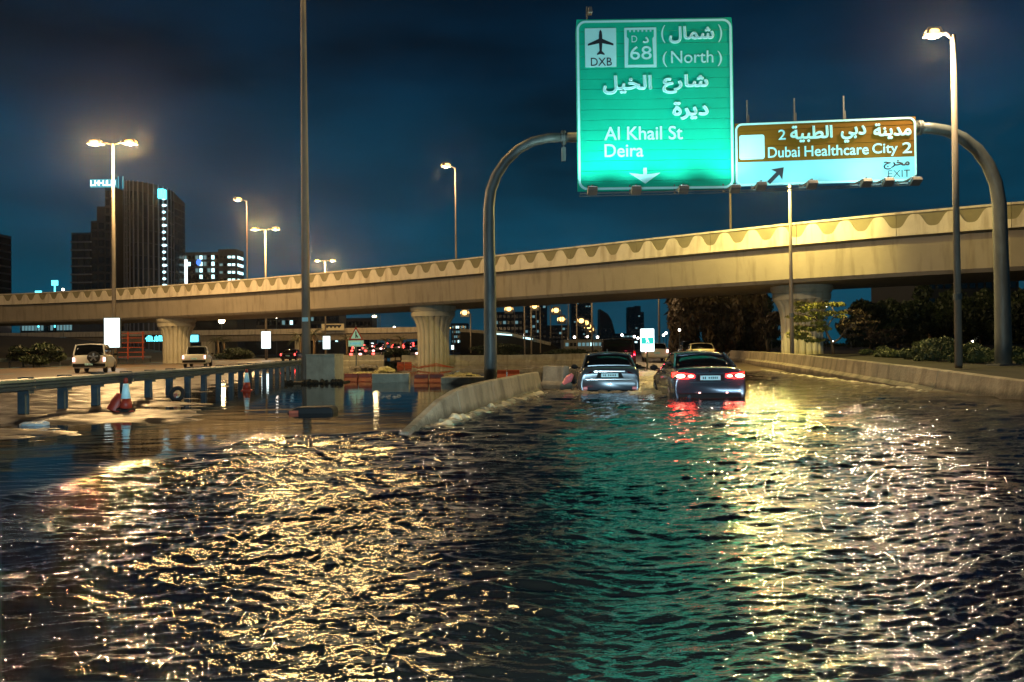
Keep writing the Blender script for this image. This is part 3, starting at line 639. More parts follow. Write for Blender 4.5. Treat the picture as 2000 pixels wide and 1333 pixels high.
MED = 'twin headed lamp posts of the left carriageway carrying light boxes'
meds = [(223, 67, 'nearest twin headed lamp post, in front of the dark tower'), (520, 115, 'twin headed lamp post rising behind the flyover right of the lit low block'), (636, 156, 'twin headed lamp post peeping just over the flyover parapet right of the mast')]
for px, D, lab in meds: lamp_post('median_lamp', lab, ground(px, D, .1), 19.6, [(-1.0, 0), (1.0, 0)], (.2, .09), 17000, (1, .62, .25), MED, head=(1.25, .75, .42))  # heads and lenses oversized, building the lamp glare into their shape
lamp_post('median_lamp', 'twin headed lamp post beyond the left edge', (-33.5, 33, .1), 19.6, [(-1.0, 0), (1.0, 0)], (.2, .09), 9000, SOD, MED, head=(.8, .4, .16))
for px, py, D, lab in ((482, 393, 92, 'single headed lamp on the flyover right of the dark tower'), (889, 328, 77, 'single headed lamp on the flyover left of the green sign'), (1424, 215, 58, 'lamp on the flyover hidden behind the edge of the green sign')):
    q = P(px, py, D); lamp_post('flyover_lamp', lab, (q.x, q.y, 7.85), q.z - 7.85, [(-.55, -.35)], (.10, .06), 2600, SOD, 'single lamps standing on the flyover', head=(1.0, .6, .42))
for px, D, lab in ((1025, 97, 'plain tall pole behind the flyover right of the thick gantry leg'), (1157, 88, 'plain tall pole behind the flyover above the silver car'), (1288, 82, 'plain tall pole behind the flyover right of the white keep side board')):
    lamp_post('street_lamp', lab, ground(px, D, .0), 12, [(-.6, 0)], (.11, .06), 1500, SOD)
# high mast
hm = thing('high_mast', 'very tall thick mast rising out of the top of the picture beside the concrete cabinet', 'light mast', ground(598, 34))
b0 = Vector(ground(598, 34)); HM = 25
mk('pole', MB().tube([b0 + Vector((0, 0, -.2)), b0 + Vector((0, 0, 8)), b0 + Vector((0, 0, 16)), b0 + Vector((0, 0, HM))], [.20, .165, .125, .09], 16), 'pole_paint', hm, True)
mk('number_plate', MB().box(b0 + Vector((.02, -.21, 2.75)), (.26, .03, .18)), 'plate', hm)
mk('head_frame', MB().tube([b0 + Vector((1.1 * math.cos(a), 1.1 * math.sin(a), HM - .3)) for a in [k * math.pi / 8 for k in range(17)]], .05, 6, False).beam(b0 + Vector((-1.1, 0, HM - .3)), b0 + Vector((1.1, 0, HM - .3)), .06, .06).beam(b0 + Vector((0, -1.1, HM - .3)), b0 + Vector((0, 1.1, HM - .3)), .06, .06), 'steel', hm)
for k in range(6):
    a = k * math.pi / 3; c = b0 + Vector((1.25 * math.cos(a), 1.25 * math.sin(a), HM - .45))
    fl = mk('floodlight', MB().box(c, (.5, .4, .22), a), 'lamp_body', hm, bevel=.02); mk('lamp_lens', MB().ball(c - Vector((0, 0, .12)), (.2, .16, .07), 10, 5), 'e_sodium', fl, True)
lamp_light('bulb', b0 + Vector((0, 0, HM - .9)), 9500, (1, .66, .25), hm, .6)
# mid and far lamps beyond the flyover
FAR = 'small lamps strung along the far roads'
fl_ = [(1005, 605, 655, 230), (1037, 580, 692, 110), (1047, 582, 650, 190), (1055, 600, 690, 135), (1075, 590, 660, 165), (1097, 608, 665, 190), (1108, 625, 665, 260), (1110, 579, 660, 150), (1126, 579, 690, 112), (1146, 628, 668, 300), (1155, 632, 668, 330), (1160, 639, 668, 370), (1165, 645, 668, 420), (919, 613, 690, 120)]
labs = ['fuzzy lamp just right of the thick gantry leg, standing on the far ramp', 'tall lit lamp at the left of the close pair right of the gantry leg', 'lit lamp at the right of the close pair right of the gantry leg', 'lit lamp just below and right of the close pair', 'bright lamp between the close pair and the dark skyscraper', 'lit lamp a step down the row towards the skyscraper', 'smaller lit lamp lower in the row left of the skyscraper', 'left lamp of the two in front of the dark skyscraper top', 'right lamp of the two in front of the dark skyscraper', 'first of four tiny lamps falling towards the black van', 'second of four tiny lamps falling towards the black van', 'third of four tiny lamps falling towards the black van', 'last of four tiny lamps falling towards the black van', 'lit lamp between the fluted pier and the thick gantry leg']
for (px, py, yb, D), lab in zip(fl_, labs):
    q = P(px, py, D); z0 = max(-.2, min(P(px, yb, D).z, 6)); s = D / 150
    lamp_post('far_lamp', lab, (q.x, q.y, z0), q.z - z0, [(-.4 * s, 0)], (.12 * max(1, s * .8), .09 * max(1, s * .8)), 0, em='e_sodium_far', head=(1.7 * s, 1.5 * s, 1.7 * s), group=FAR)  # lens far larger than a real one, its size standing in for glare
for i, (px, py, D) in enumerate(((742, 605, 330), (739, 619, 400), (733, 632, 480), (885, 641, 300))):
    q = P(px, py, D); s = D / 150
    lamp_post('far_lamp', ['top lamp of the dazzling column left of the fluted pier', 'middle lamp of the dazzling column left of the fluted pier', 'lowest lamp of the dazzling column left of the fluted pier', 'tiny lamp over the far flyover just right of the fluted pier'][i], (q.x, q.y, -.2), q.z + .2, [(-.4 * s, 0)], (.2, .12), 0, em='e_sodium_hot' if i < 3 else 'e_sodium_far', head=((2.6, 2.2, 1.6) if i < 3 else (.6, .5, .4)) if 1 else 0, group=FAR)
# tiny white lamps near the ground, far away
tw = [(1022, 655, 500), (1110, 668, 260), (1122, 659, 300), (1147, 658, 320), (1167, 659, 350), (1215, 655, 350), (1239, 658, 380), (1246, 661, 300), (1301, 651, 260), (1296, 655, 300), (1374, 565, 120), (1396, 562, 122), (1492, 657, 90), (1507, 650, 95), (1613, 598, 90), (1626, 668, 70), (1662, 648, 75), (1689, 640, 95), (1716, 668, 90), (1750, 659, 110), (1837, 667, 95), (1899, 667, 90), (433, 626, 230), (123, 566, 160), (540, 620, 240), (614, 668, 180), (598, 668, 185), (770, 640, 260), (12, 634, 260), (40, 634, 250), (70, 634, 250), (155, 626, 240), (1327, 645, 75)]
def near(px, py):
    a = 'left of the mast' if px < 590 else 'by the fluted pier' if px < 900 else 'left of the skyscraper' if px < 1120 else 'between the skyscraper and the white board' if px < 1250 else 'left of the weeping tree' if px < 1330 else 'in front of the weeping tree' if px < 1450 else 'around the small thorn tree' if px < 1700 else 'under the dark trees at the right'
    return a
cnt = {}
ordn = ['first', 'second', 'third', 'fourth', 'fifth', 'sixth', 'seventh', 'eighth', 'ninth']
for px, py, D in sorted(tw):
    q = P(px, py, D); s = D / 100 * .16; a = near(px, py); cnt[a] = cnt.get(a, 0) + 1
    t = thing('garden_lamp', '%s tiny white lamp from the left %s' % (ordn[cnt[a] - 1], a), 'lamp', (q.x, q.y, 0), 'tiny white lamps near the ground')
    mk('pole', MB().tube([Vector((q.x, q.y, -.2)), Vector((q.x, q.y, q.z))], .05 * max(1, D / 120), 6), 'steel_dark', t)
    mk('globe', MB().ball(q, s * (1.5 if px in (1374, 1396) else 2.6 if px == 433 else 1), 8, 5), 'e_sodium_hot' if px == 433 else 'e_white_far', t, True)
#SECTION_OBJ
# ------------------------------------------------------------------ concrete walls
def jersey(name, lab, pts, zb=-.5, w0=.30, w1=.10, seg=4.0, m='concrete', group=None, foot=True):
    P2 = np.array([[p[0], p[1], p[2]] for p in pts]); s = np.concatenate([[0], np.cumsum(np.hypot(*np.diff(P2[:, :2], axis=0).T))])
    t = thing(name, lab, 'barrier', (P2[len(P2) // 2][0], P2[len(P2) // 2][1], 0), group); n = max(1, round(s[-1] / seg))
    at = lambda q: np.array([np.interp(q, s, P2[:, k]) for k in range(3)])
    for i in range(n):
        rings = []; K = max(2, int(seg / .8))
        for j in range(K + 1):
            q = (i + j / K) * s[-1] / n; q = min(max(q, i * s[-1] / n + .012), (i + 1) * s[-1] / n - .012)
            p = at(q); d = at(min(q + .05, s[-1])) - at(max(q - .05, 0)); d = Vector((d[0], d[1], 0)).normalized(); nn = Vector((d.y, -d.x, 0)); c = Vector((p[0], p[1], 0)); zt = p[2]
            prof = [(-w0, zb), (-w0, min(zt - .2, zt - .62)), (-w0 * .6, zt - .50 if foot else zt - .3), (-w1, zt - .03), (-w1 + .03, zt), (w1 - .03, zt), (w1, zt - .03), (w0 * .6, zt - .50 if foot else zt - .3), (w0, zt - .62), (w0, zb)]
            rings.append([c + nn * a + Vector((0, 0, max(z, zb + .01 * k))) for k, (a, z) in enumerate(prof)])
        mk('wall_segment', MB().loft(rings), m, t)
    return t
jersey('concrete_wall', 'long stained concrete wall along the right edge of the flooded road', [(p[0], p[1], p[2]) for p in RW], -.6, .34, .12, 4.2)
q = P(1422, 690, 66); mb = MB().prism([(0, -.2), (1.6, -.2), (1.6, 1.0), (1.3, 1.0)], .25, Vector((q.x - .9, 66.2, 0)), Vector((1, 0, 0)), Vector((0, 0, 1)), Vector((0, 1, 0)))
solo('wall_end', mb, 'concrete_pale', 'pale sloping end of the right concrete wall', 'barrier', (q.x, 66.2, 0))
LW = [(-1.75, 12.3, .04), (-1.62, 13.0, .15), (-1.5, 13.8, .33), (-1.28, 14.8, .50), (-1.05, 16, .58), (-.55, 18.4, .61), (.0, 20.8, .62), (.42, 22.8, .63), (.75, 24.2, .62)]
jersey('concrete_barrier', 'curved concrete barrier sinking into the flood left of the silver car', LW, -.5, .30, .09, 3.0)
jersey('concrete_barrier', 'short upright concrete block with a pink reflector left of the silver car', [(1.12, 25.8, .78), (1.75, 24.9, .78)], -.4, .26, .11, 1.2)
solo('reflector', MB().tube([Vector((1.62, 24.55, .22)), Vector((1.80, 24.50, .38)), Vector((1.92, 24.46, .52))], [.05, .13, .06], 10), 'pink_reflector', 'pink oval reflector on the short concrete block', 'reflector', (1.8, 24.5, .3))
jersey('median_wall', 'low yellow lit wall running behind the flooded junction', [(-9, 72, .85), (-4, 71, .82), (0, 70, .8), (4, 68, .85), (7.2, 64, .92)], -.3, .3, .14, 4, 'concrete_pale')
jersey('median_wall', 'pale tilted concrete wall end right of the fluted pier', [(-11, 77, .85), (-7.6, 76, .85)], -.3, .3, .2, 3.4, 'concrete_pale')
jersey('median_wall', 'low pale wall with openings behind the rubble left of the fluted pier', [(-20, 78, .9), (-13, 78, .9)], -.2, .25, .18, 3.5, 'concrete_pale')
# flooded ground lit yellow in front of the median wall
sheet('wet_shoal', np.linspace(-9, 6.2, 50), np.linspace(46, 66, 50), lambda X, Y: -.03 + .05 * np.sin(1.1 * X + .6 * np.sin(Y)) * np.sin(1.7 * Y + .5 * X) - .25 * np.clip((np.abs(X + 1.5) - 5.6) / 1.5, 0, 1) - .25 * np.clip((49 - Y) / 3, 0, 1), 'asphalt', 'shallow wet patch of road surfacing in front of the median wall')
# ------------------------------------------------------------------ crash barrier (W-beam) on the left
gr = thing('guardrail', 'grey steel crash barrier with posts standing along the left water edge', 'guardrail', (-10.6, 20, 0))
def grx(y): return float(np.interp(y, [8, 16.7, 22, 30, 45, 60], [-10.6, -10.6, -10.7, -11.0, -12.6, -15]))
prof = [(-.02, -.14), (.06, -.11), (.07, -.055), (-.01, -.015), (-.01, .015), (.07, .055), (.06, .11), (-.02, .14)]
ys_ = np.arange(7.7, 58, 1.5)
for i in range(0, len(ys_) - 3, 3):
    rings = []
    for y in (ys_[i], ys_[i + 3]):
        rings.append([Vector((grx(y) + .16 + a, y + (.03 if y == ys_[i] else 0), .70 + b)) for a, b in prof] + [Vector((grx(y) + .152 + a, y + (.03 if y == ys_[i] else 0), .70 + b)) for a, b in prof[::-1]])
    mk('rail', MB().loft(rings), 'galvanised', gr)
for y in ys_:
    x = grx(y); m = MB().box((x, y, .37), (.05, .14, .98)).box((x - .03, y - .07, .37), (.16, .02, .98)).box((x - .03, y + .07, .37), (.16, .02, .98))
    mk('post', m, 'galvanised', gr); mk('spacer_block', MB().box((x + .075, y, .68), (.13, .20, .36)), 'galvanised', gr)
fr2 = thing('guardrail', 'far low crash barrier along the outer edge of the left carriageway', 'guardrail', (-47, 60, 0))
for i in range(14): mk('rail', MB().beam((-47, 30 + i * 5, .85), (-47, 34.97 + i * 5, .85), .08, .32), 'galvanised', fr2)
for i in range(36): mk('post', MB().box((-47.1, 30 + i * 2, .45), (.12, .12, .8)), 'steel_dark', fr2)
# ------------------------------------------------------------------ cones
def cone(label, loc, rz=0, sc=1.0):
    t = thing('traffic_cone', label, 'traffic cone', (0, 0, 0), 'traffic cones at the water edge'); n = 18
    def ring(r, z): return [Vector((r * math.cos(2 * math.pi * k / n), r * math.sin(2 * math.pi * k / n), z)) for k in range(n)]
    rr = lambda z: .175 - (z - .04) * .148
    mk('base', MB().box((0, 0, .02), (.46, .46, .04), taper=.9), 'cone_red', t, bevel=.01)
    mk('body', MB().loft([ring(rr(.04), .04), ring(rr(.36), .36)]), 'cone_red', t, True); mk('reflective_band', MB().loft([ring(rr(.36) + .003, .36), ring(rr(.78) + .003, .78)]), 'cone_band', t, True)
    mk('tip', MB().loft([ring(rr(.78), .78), ring(.05, .92), ring(.03, .94)]), 'cone_red', t, True)
    t.location = loc; t.rotation_euler = (0, 0, rz); t.scale = (sc,) * 3; return t
q = G(246, 804, .02); cone('tall red and white traffic cone beside the fallen drum, nearest in the picture', (q.x, q.y, .02), .3, .82)
q = G(482, 762, .02); cone('smaller looking red and white traffic cone farther along the crash barrier', (q.x, q.y, .0), .2, .80)
q = G(222, 804, .02); m = MB(); rings = []
for i in range(9):
    rings.append([Vector((0, 0, 0)) for _ in range(0)])
t = thing('traffic_drum', 'dark red fallen drum lying against the nearest cone', 'traffic drum', (q.x, q.y, .02))
def ringx(r, l, c, ax, n=18):
    ax = ax.normalized(); u = ax.cross(Vector((0, 0, 1))).normalized(); w = u.cross(ax); return [c + ax * l + (u * math.cos(2 * math.pi * k / n) + w * math.sin(2 * math.pi * k / n)) * r for k in range(n)]
ax = Vector((.35, .3, 1)); c0 = Vector((q.x, q.y, .02))
mk('shell', MB().loft([ringx(r, l, c0, ax) for r, l in ((.16, 0), (.165, .02), (.15, .15), (.155, .17), (.14, .28), (.12, .40), (.10, .42))]), 'cone_red', t, True)
mk('base', MB().loft([ringx(r, l, c0 + Vector((.30, -.05, .0)), Vector((.1, -.1, 1))) for r, l in ((.2, 0), (.2, .06), (.15, .09))]), 'black_plastic', t)
q = G(346, 783, .0); t = thing('loose_tyre', 'black tyre leaning at the crash barrier with a scrap of orange inside', 'tyre', (q.x, q.y, 0)); c = Vector((q.x, q.y, .19)); rings = []
mb = MB(); pts_ = [c + Vector((.165 * math.cos(a), .04 * math.sin(a), .165 * math.sin(a))) for a in [k * math.pi / 10 for k in range(21)]]; mb.tube(pts_, .06, 8, False); mk('tread', mb, 'rubber', t, True)
mk('orange_scrap', MB().box(c + Vector((-.04, 0, -.06)), (.09, .05, .15), .3), 'barrier_orange', t); mk('white_scrap', MB().box(c + Vector((.05, -.02, -.10)), (.12, .04, .06), .2), 'plastic_sheet', t)
q = G(65, 832, .0); mb = MB(); rs = random.Random(3); mb.ball((q.x, q.y, .02), (.26, .16, .055), 12, 6, .2, rs); mb.ball((q.x + .14, q.y + .05, .03), (.14, .1, .06), 9, 5, .2, rs)
solo('plastic_bag', mb, 'plastic_sheet', 'crumpled pale plastic bag on the silt at the left', 'plastic bag', (q.x, q.y, 0))
# dark half sunk barrier lying in the calm water
q = G(605, 808, .0); mb = MB().prism([(-.50, -.1), (.52, -.1), (.50, .09), (.42, .14), (-.30, .13), (-.50, .03)], .45, Vector((q.x, q.y, 0)), Vector((1, -.05, 0)), Vector((0, 0, 1)), Vector((.05, 1, 0)))
t = solo('sunken_barrier', mb, 'black_plastic', 'black half sunk plastic barrier lying in the still water below the mast', 'barrier', (q.x, q.y, 0), bevel=.03)
mk('orange_end', MB().box(Vector((q.x - .34, q.y - .03, .035)), (.20, .04, .06)), 'barrier_orange', t)
# concrete cabinet beside the mast
q = Vector(ground(630, 32.5)); t = thing('concrete_cabinet', 'beige concrete cabinet standing in the water right of the tall mast', 'cabinet', tuple(q))
mk('body', MB().box(q + Vector((.0, .4, .30)), (1.30, .9, 1.75), R(-12)), 'concrete_pale', t, bevel=.02); mk('lid', MB().box(q + Vector((0, .4, 1.20)), (1.34, .94, .05), R(-12)), 'concrete_pale', t)
mk('kerb', MB().box(q + Vector((-.2, .3, .0)), (2.3, 1.6, .12), R(-6)), 'soil', t, bevel=.03)
mb = MB(); rs = random.Random(5)
for k in range(26): mb.ball((q.x + rs.uniform(-1.3, 1.0), q.y - .75 + rs.uniform(-.15, .2), .07), rs.uniform(.05, .13), 6, 4, .3, rs)
solo('soil_clods', mb, 'soil', 'dark clods heaped at the foot of the beige cabinet', 'rubble', (q.x, q.y - .7, 0), kind='stuff')
# rubble, sacks, barriers in the flooded junction
def lump(px, py, w, h, n, m, nm, lab, cat, D=None, kind=None):
    q = G(px, py, .0) if D is None else P(px, py, D); mb = MB(); rs = random.Random(int(px * 7 + py)); s = q.y / FPX
    for k in range(n):
        a = rs.uniform(-1, 1); r = rs.uniform(.5, 1) * h * s * .55; mb.ball((q.x + a * w * s / 2, q.y + rs.uniform(-.4, .4), max(.0, (1 - a * a) * h * s * .5 * rs.uniform(.4, 1))), (r * 1.5, r, r * .8), 8, 5, .25, rs)
    return solo(nm, mb, m, lab, cat, (q.x, q.y, 0), kind=kind)
lump(712, 738, 62, 16, 24, 'sand_yellow', 'sand_heap', 'yellow lit heap of sand left of the pale concrete slab', 'sand heap', kind='stuff')
lump(755, 728, 36, 14, 16, 'sand_yellow', 'sand_heap', 'yellow lit heap of sand on top of the pale concrete slab', 'sand heap', kind='stuff')
lump(715, 722, 48, 13, 18, 'sack', 'sack_pile', 'grey pile of sacks behind the yellow sand', 'sacks')
lump(905, 742, 56, 18, 40, 'sand_yellow', 'sand_heap', 'speckled yellow heap of gravel left of the thick gantry leg', 'gravel heap', kind='stuff')
lump(760, 806 - 30, 40, 5, 12, 'sack', 'floating_debris', 'small raft of debris floating in the still water', 'debris', kind='stuff')
q = G(762, 748, 0); solo('concrete_slab', MB().box((q.x, q.y + .3, .18), (1.55, .6, .42), .05), 'concrete_pale', 'pale concrete slab lying in the water below the dazzling lamps', 'slab', (q.x, q.y, 0), bevel=.04)
q = G(905, 750, 0); solo('concrete_slab', MB().box((q.x + .2, q.y + .3, .12), (2.2, .6, .30), .05), 'concrete_pale', 'low pale slab in front of the speckled gravel heap', 'slab', (q.x, q.y, 0), bevel=.04)
def water_barrier(px, py, lab, n=3, rz=0.0):
    q = G(px, py, 0); t = thing('plastic_barrier', lab, 'barrier', (q.x, q.y, 0), 'orange plastic barriers in the flooded junction')
    for i in range(n):
        c = Vector((q.x + (i - (n - 1) / 2) * .62, q.y, 0)); pr = [(-.24, -.25), (.24, -.25), (.22, .02), (.08, .18), (.06, .36), (-.06, .36), (-.08, .18), (-.22, .02)]
        mk('section', MB().prism(pr, .58, c - Vector((.29, 0, 0)), Vector((0, 1, 0)), Vector((0, 0, 1)), Vector((1, 0, 0))), 'barrier_orange', t, bevel=.02)
    return t
water_barrier(838, 748, 'orange plastic barrier standing in water below the fluted pier', 2)
water_barrier(700, 746, 'dark red plastic barrier beside the beige cabinet', 2)
water_barrier(790, 716, 'orange plastic barrier farther back left of the fluted pier', 2); water_barrier(990, 738, 'red plastic barrier behind the thick gantry leg', 2)
q = G(846, 722, 0); mb = MB()
for k in range(5): mb.tube([Vector((q.x - 2.2 + .3 * k, q.y - .5 * k, .25 + .05 * k)), Vector((q.x - 1, q.y, .12 + .06 * math.sin(k * 2))), Vector((q.x + .2, q.y + .3, .22 + .05 * k)), Vector((q.x + 1.4, q.y + .3, .10))], .018, 6)
solo('sagging_pipes', mb, 'barrier_orange', 'tangle of orange pipes sagging in front of the fluted pier', 'pipes', (q.x, q.y, 0), kind='stuff')
# orange scaffold frame at the first pier, left
fr = thing('barrier_frame', 'orange lit ladder like steel frame between the big light box and the left pier', 'frame', ground(258, 88))
for k in range(6): mk('rung', MB().beam(P(232 if k < 4 else 225, 698 - k * 9.2, 88), P(283, 697 - k * 9.2, 88), .09, .09), 'barrier_orange', fr)
for px in (250, 279): mk('upright', MB().beam(P(px, 702, 88), P(px, 648, 88), .14, .14, (0, 1, 0)), 'barrier_orange', fr)
# ------------------------------------------------------------------ light boxes and small signs
def lightbox(px, py0, py1, w, D, lab, em='e_board', group='glowing white light boxes'):
    a = P(px, py0, D); b = P(px, py1, D); h = a.z - b.z; c = (a + b) / 2; t = thing('light_box', lab, 'light box', (c.x, D, b.z), group); ww = w * D / FPX
    mk('case', MB().box((c.x, D, c.z), (ww + .12, .22, h + .12)), 'steel_dark', t, bevel=.02); mk('screen', MB().box((c.x, D - .115, c.z), (ww, .02, h)), em, t)
    mk('bracket', MB().beam((c.x, D + .1, c.z - h / 2), (c.x, D + .1, .0), .1, .1, (0, 1, 0)), 'steel_dark', t); return t
lightbox(220, 622, 679, 30, 66.6, 'largest glowing white light box, on the nearest twin lamp post'); lightbox(520, 648, 681, 18, 114.6, 'narrow glowing white light box left of the tall mast')
lightbox(638, 657, 682, 14, 155.6, 'glowing white light box just right of the tall mast'); lightbox(726, 670, 686, 8, 210, 'slim pinkish white light box right of the merge sign', 'e_pylon'); lightbox(884, 675, 683, 5, 250, 'tiny white light box just right of the fluted pier')
lightbox(741, 672, 688, 5, 215, 'slim teal light box right of the pinkish one', 'e_teal')
c = P(1264, 666, 46); t = thing('keep_side_board', 'bright white board with teal band and pictogram between black van and white saloon', 'road sign', (c.x, 46, 0)); s = 46 / FPX
BFm = Frame(P(1250, 642, 46), P(1278, 642, 46), 28)
mk('board', plate(BFm, rrect(0, 0, 28, 46, 2), -.05, 0), 'steel_dark', t); mk('face', plate(BFm, rrect(.5, .5, 27.5, 45.5, 2), 0, .01), 'e_board', t)  # reflective face, band and pictogram glow in place of returned headlamp light
mk('teal_band', plate(BFm, [(2.5, 18), (11, 18), (11, 23), (15, 23), (15, 18), (26, 18), (26, 30), (2.5, 30)], .01, .016), 'e_teal', t)
mb = MB().add(plate(BFm, [(13.5, 22), (15.5, 22), (18, 28), (16, 28), (14.5, 25), (12.5, 28), (11, 28)], .016, .02).v, plate(BFm, [(0, 0)] * 7, 0, 0).f); mk('pictogram', mb, 'e_pylon', t)
mb = MB()
for cx in (9, 19):
    mb.tube([BFm(cx + 3.4 * math.cos(a), 37 + 3.4 * math.sin(a), .02) for a in [k * math.pi / 8 for k in range(17)]], .012, 5, False)
mk('rings', mb, 'sign_black', t); mk('post', MB().tube([(c.x, 46.05, -.3), (c.x, 46.05, 1.4)], .06, 8), 'steel', t)
D = 60; TF = Frame(P(680, 640, D), P(710, 640, D), 30); c = P(695, 660, D); t = thing('merge_sign', 'triangular merge sign over a pale cyan plate on a thin post', 'road sign', (c.x, D, 0))
mk('triangle_border', plate(TF, [(15, -2), (29, 24), (1, 24)], -.03, 0), 'cone_red', t); mk('triangle_face', plate(TF, [(15, 3.5), (25.5, 22), (4.5, 22)], .001, .012), 'sign_white', t)
mb = MB(); poly = [Vector((x, y, 0)) for x, y in ((14, 8), (16, 8), (16.3, 14), (19.5, 19), (18, 20.5), (16, 17.5), (16, 21), (14, 21))]; mb.add([TF(p.x, p.y, .018) for p in poly], geometry.tessellate_polygon([poly])); mk('merge_arrow', mb, 'sign_black', t)
mk('supplementary_plate', plate(TF, [(0, 25.5), (30, 25.5), (30, 37.5), (0, 37.5)], -.03, .012), 'sign_white', t)
mb = MB(); rs = random.Random(2)
for k in range(9): mb.add(plate(TF, [(4 + k * 2.4, 29.5), (5.3 + k * 2.4, 29.5 + rs.uniform(-.5, .5)), (5.3 + k * 2.4, 33.5), (4 + k * 2.4, 33.5)], .012, .02).v, plate(TF, [(0, 0)] * 4, 0, 0).f)
mk('plate_marks', mb, 'e_cyan_dim', t); mk('post', MB().tube([(c.x, D + .06, -.2), (c.x, D + .06, TF(0, 0).z + .2)], .05, 8), 'steel_dark', t)
D = 66; c = P(870, 690, D)
q = P(1313, 707, 33); t = thing('crash_cushion', 'yellow and black crash cushion behind the grey saloon', 'crash cushion', (q.x, 33, 0)); mk('box', MB().box((q.x, 33, .70), (.50, .6, .34)), 'sand_yellow', t, bevel=.02); mk('stripe', MB().box((q.x, 33, .44), (.50, .6, .16)), 'black_plastic', t, bevel=.02); mk('skirt', MB().box((q.x, 33, .10), (.46, .55, .5)), 'black_plastic', t)
# cyan shop signs under the flyover
def glyphs(px0, px1, py0, py1, D, n, em, lab, seed, cat='shop sign'):
    a = P(px0, py0, D); b = P(px1, py1, D); t = thing('shop_sign', lab, cat, ((a.x + b.x) / 2, D, b.z)); mk('backing', MB().box(((a + b) / 2 + Vector((0, .15, 0))), (abs(b.x - a.x) * 1.05, .1, (a.z - b.z) * 1.25)), 'black_plastic', t); rs = random.Random(seed); mb = MB(); h = a.z - b.z; w = (b.x - a.x) / n
    for k in range(n):
        x = a.x + w * (k + .5); kind = rs.randrange(4); th = w * .24
        if kind != 1: mb.box((x - w * .28, D, (a.z + b.z) / 2), (th, .08, h))
        if kind != 2: mb.box((x + w * .2, D, (a.z + b.z) / 2 - h * .1), (th, .08, h * .8))
        mb.box((x - .02 * w, D, b.z + h * rs.choice((.1, .5, .9))), (w * .6, .06, h * .2))
    mk('letters', mb, em, t); return t
glyphs(283, 320, 656, 667, 150, 7, 'e_cyan', 'row of bright cyan letters under the flyover left of the first pier', 4)
t = thing('shop_window', 'glowing cyan shop window under the flyover right of the left pier', 'shop window', tuple(P(378, 668, 160))); a = P(369, 655, 160); b = P(387, 668, 160); mk('frame', MB().box((a + b) / 2 + Vector((0, .3, 0)), (b.x - a.x + .4, .2, a.z - b.z + .4)), 'facade', t); mk('pane', MB().box((a + b) / 2, (b.x - a.x, .1, a.z - b.z)), 'e_cyan', t)
D = 196; BB = Frame(P(628, 633, D), P(672, 633, D), 44); c = P(650, 640, D); t = thing('banner_sign', 'pale yellow banner with a black zigzag print on the far flyover', 'banner', (c.x, D, c.z)); mk('face', plate(BB, [(0, 0), (44, 0), (44, 13), (0, 13)], -.1, 0), 'cream_paint', t)
mb = MB().add(plate(BB, [(5, 2)] + [(x_, (9 if i % 2 else 5)) for i, x_ in enumerate(np.linspace(7, 38, 9))] + [(39, 2)], .001, .03).v, plate(BB, [(0, 0)] * 11, 0, 0).f); mk('print', mb, 'sign_black', t)
#SECTION_CARS
# ------------------------------------------------------------------ vehicles (rear at y=0, nose at +y, road at z=0)
def body_ring(y, w, zb, zt, sh=.16, crown=.03, tuck=.9):
    h = zt - zb; pr = [(-w * tuck, zb), (-w * .975, zb + h * .10), (-w, zb + h * .30), (-w, zb + h * .55), (-w * .985, zb + h * .80), (-w * (1 - sh * .45), zt - .03), (-w * (1 - sh), zt), (-w * .45, zt + crown * .8), (0, zt + crown)]
    pr += [(-a, z) for a, z in pr[-2::-1]]; return [Vector((x, y, z)) for x, z in pr]
def gh_ring(y, wb, wt, zb, zt, crown=.03):
    pr = [(-wb, zb), (-(wb * .55 + wt * .45), zb + (zt - zb) * .5), (-wt, zt - .05), (-wt * .86, zt - .005), (-wt * .45, zt + crown), (0, zt + crown * 1.3)]
    pr += [(-a, z) for a, z in pr[-2::-1]]; return [Vector((x, y, z)) for x, z in pr]
def wheel(t, x, y, r=.33, w=.22):
    wl = mk('wheel', MB().loft([[Vector((x + dx, y + rr * math.cos(a), r + rr * math.sin(a))) for a in [2 * math.pi * k / 24 for k in range(24)]] for dx, rr in ((-w / 2, r * .86), (-w / 2 + .03, r), (w / 2 - .03, r), (w / 2, r * .86))]), 'rubber', t, True)
    sx = 1 if x > 0 else -1; m = MB()
    for k in range(5): a = 2 * math.pi * k / 5; m.beam((x + sx * (w / 2 + .004), y, r), (x + sx * (w / 2 + .004), y + r * .6 * math.cos(a), r + r * .6 * math.sin(a)), .06, .03, (1, 0, 0))
    mk('rim', m, 'rim', wl)
def car(name, label, W_, Ls, st, gh, paint, wheels, group=None, cat='car'):
    t = thing(name, label, cat, (0, 0, 0), group)
    mk('body', MB().loft([body_ring(*s) for s in st]), paint, t, True)
    mk('windows', MB().loft([gh_ring(*s) for s in gh]), 'glass_dark', t, True)
    return t
def roofp(t, paint, ys0, wt, zt):
    mb = MB(); n = len(ys0); rings = []
    for y, w, z in zip(ys0, wt, zt): rings.append([Vector((x, y, zz)) for x, zz in ((-w, z - .045), (-w * .9, z + .002), (-w * .45, z + .036), (0, z + .046), (w * .45, z + .036), (w * .9, z + .002), (w, z - .045), (w * .8, z - .03), (0, z + .01), (-w * .8, z - .03))])
    mk('roof', MB().loft(rings), paint, t, True)
def mirrors(t, x, y, z, paint):
    for s in (-1, 1): mk('wing_mirror', MB().ball((s * (x + .10), y, z), (.12, .07, .085), 10, 6).beam((s * (x - .08), y, z - .05), (s * (x + .05), y, z - .03), .05, .04), paint, t, True)
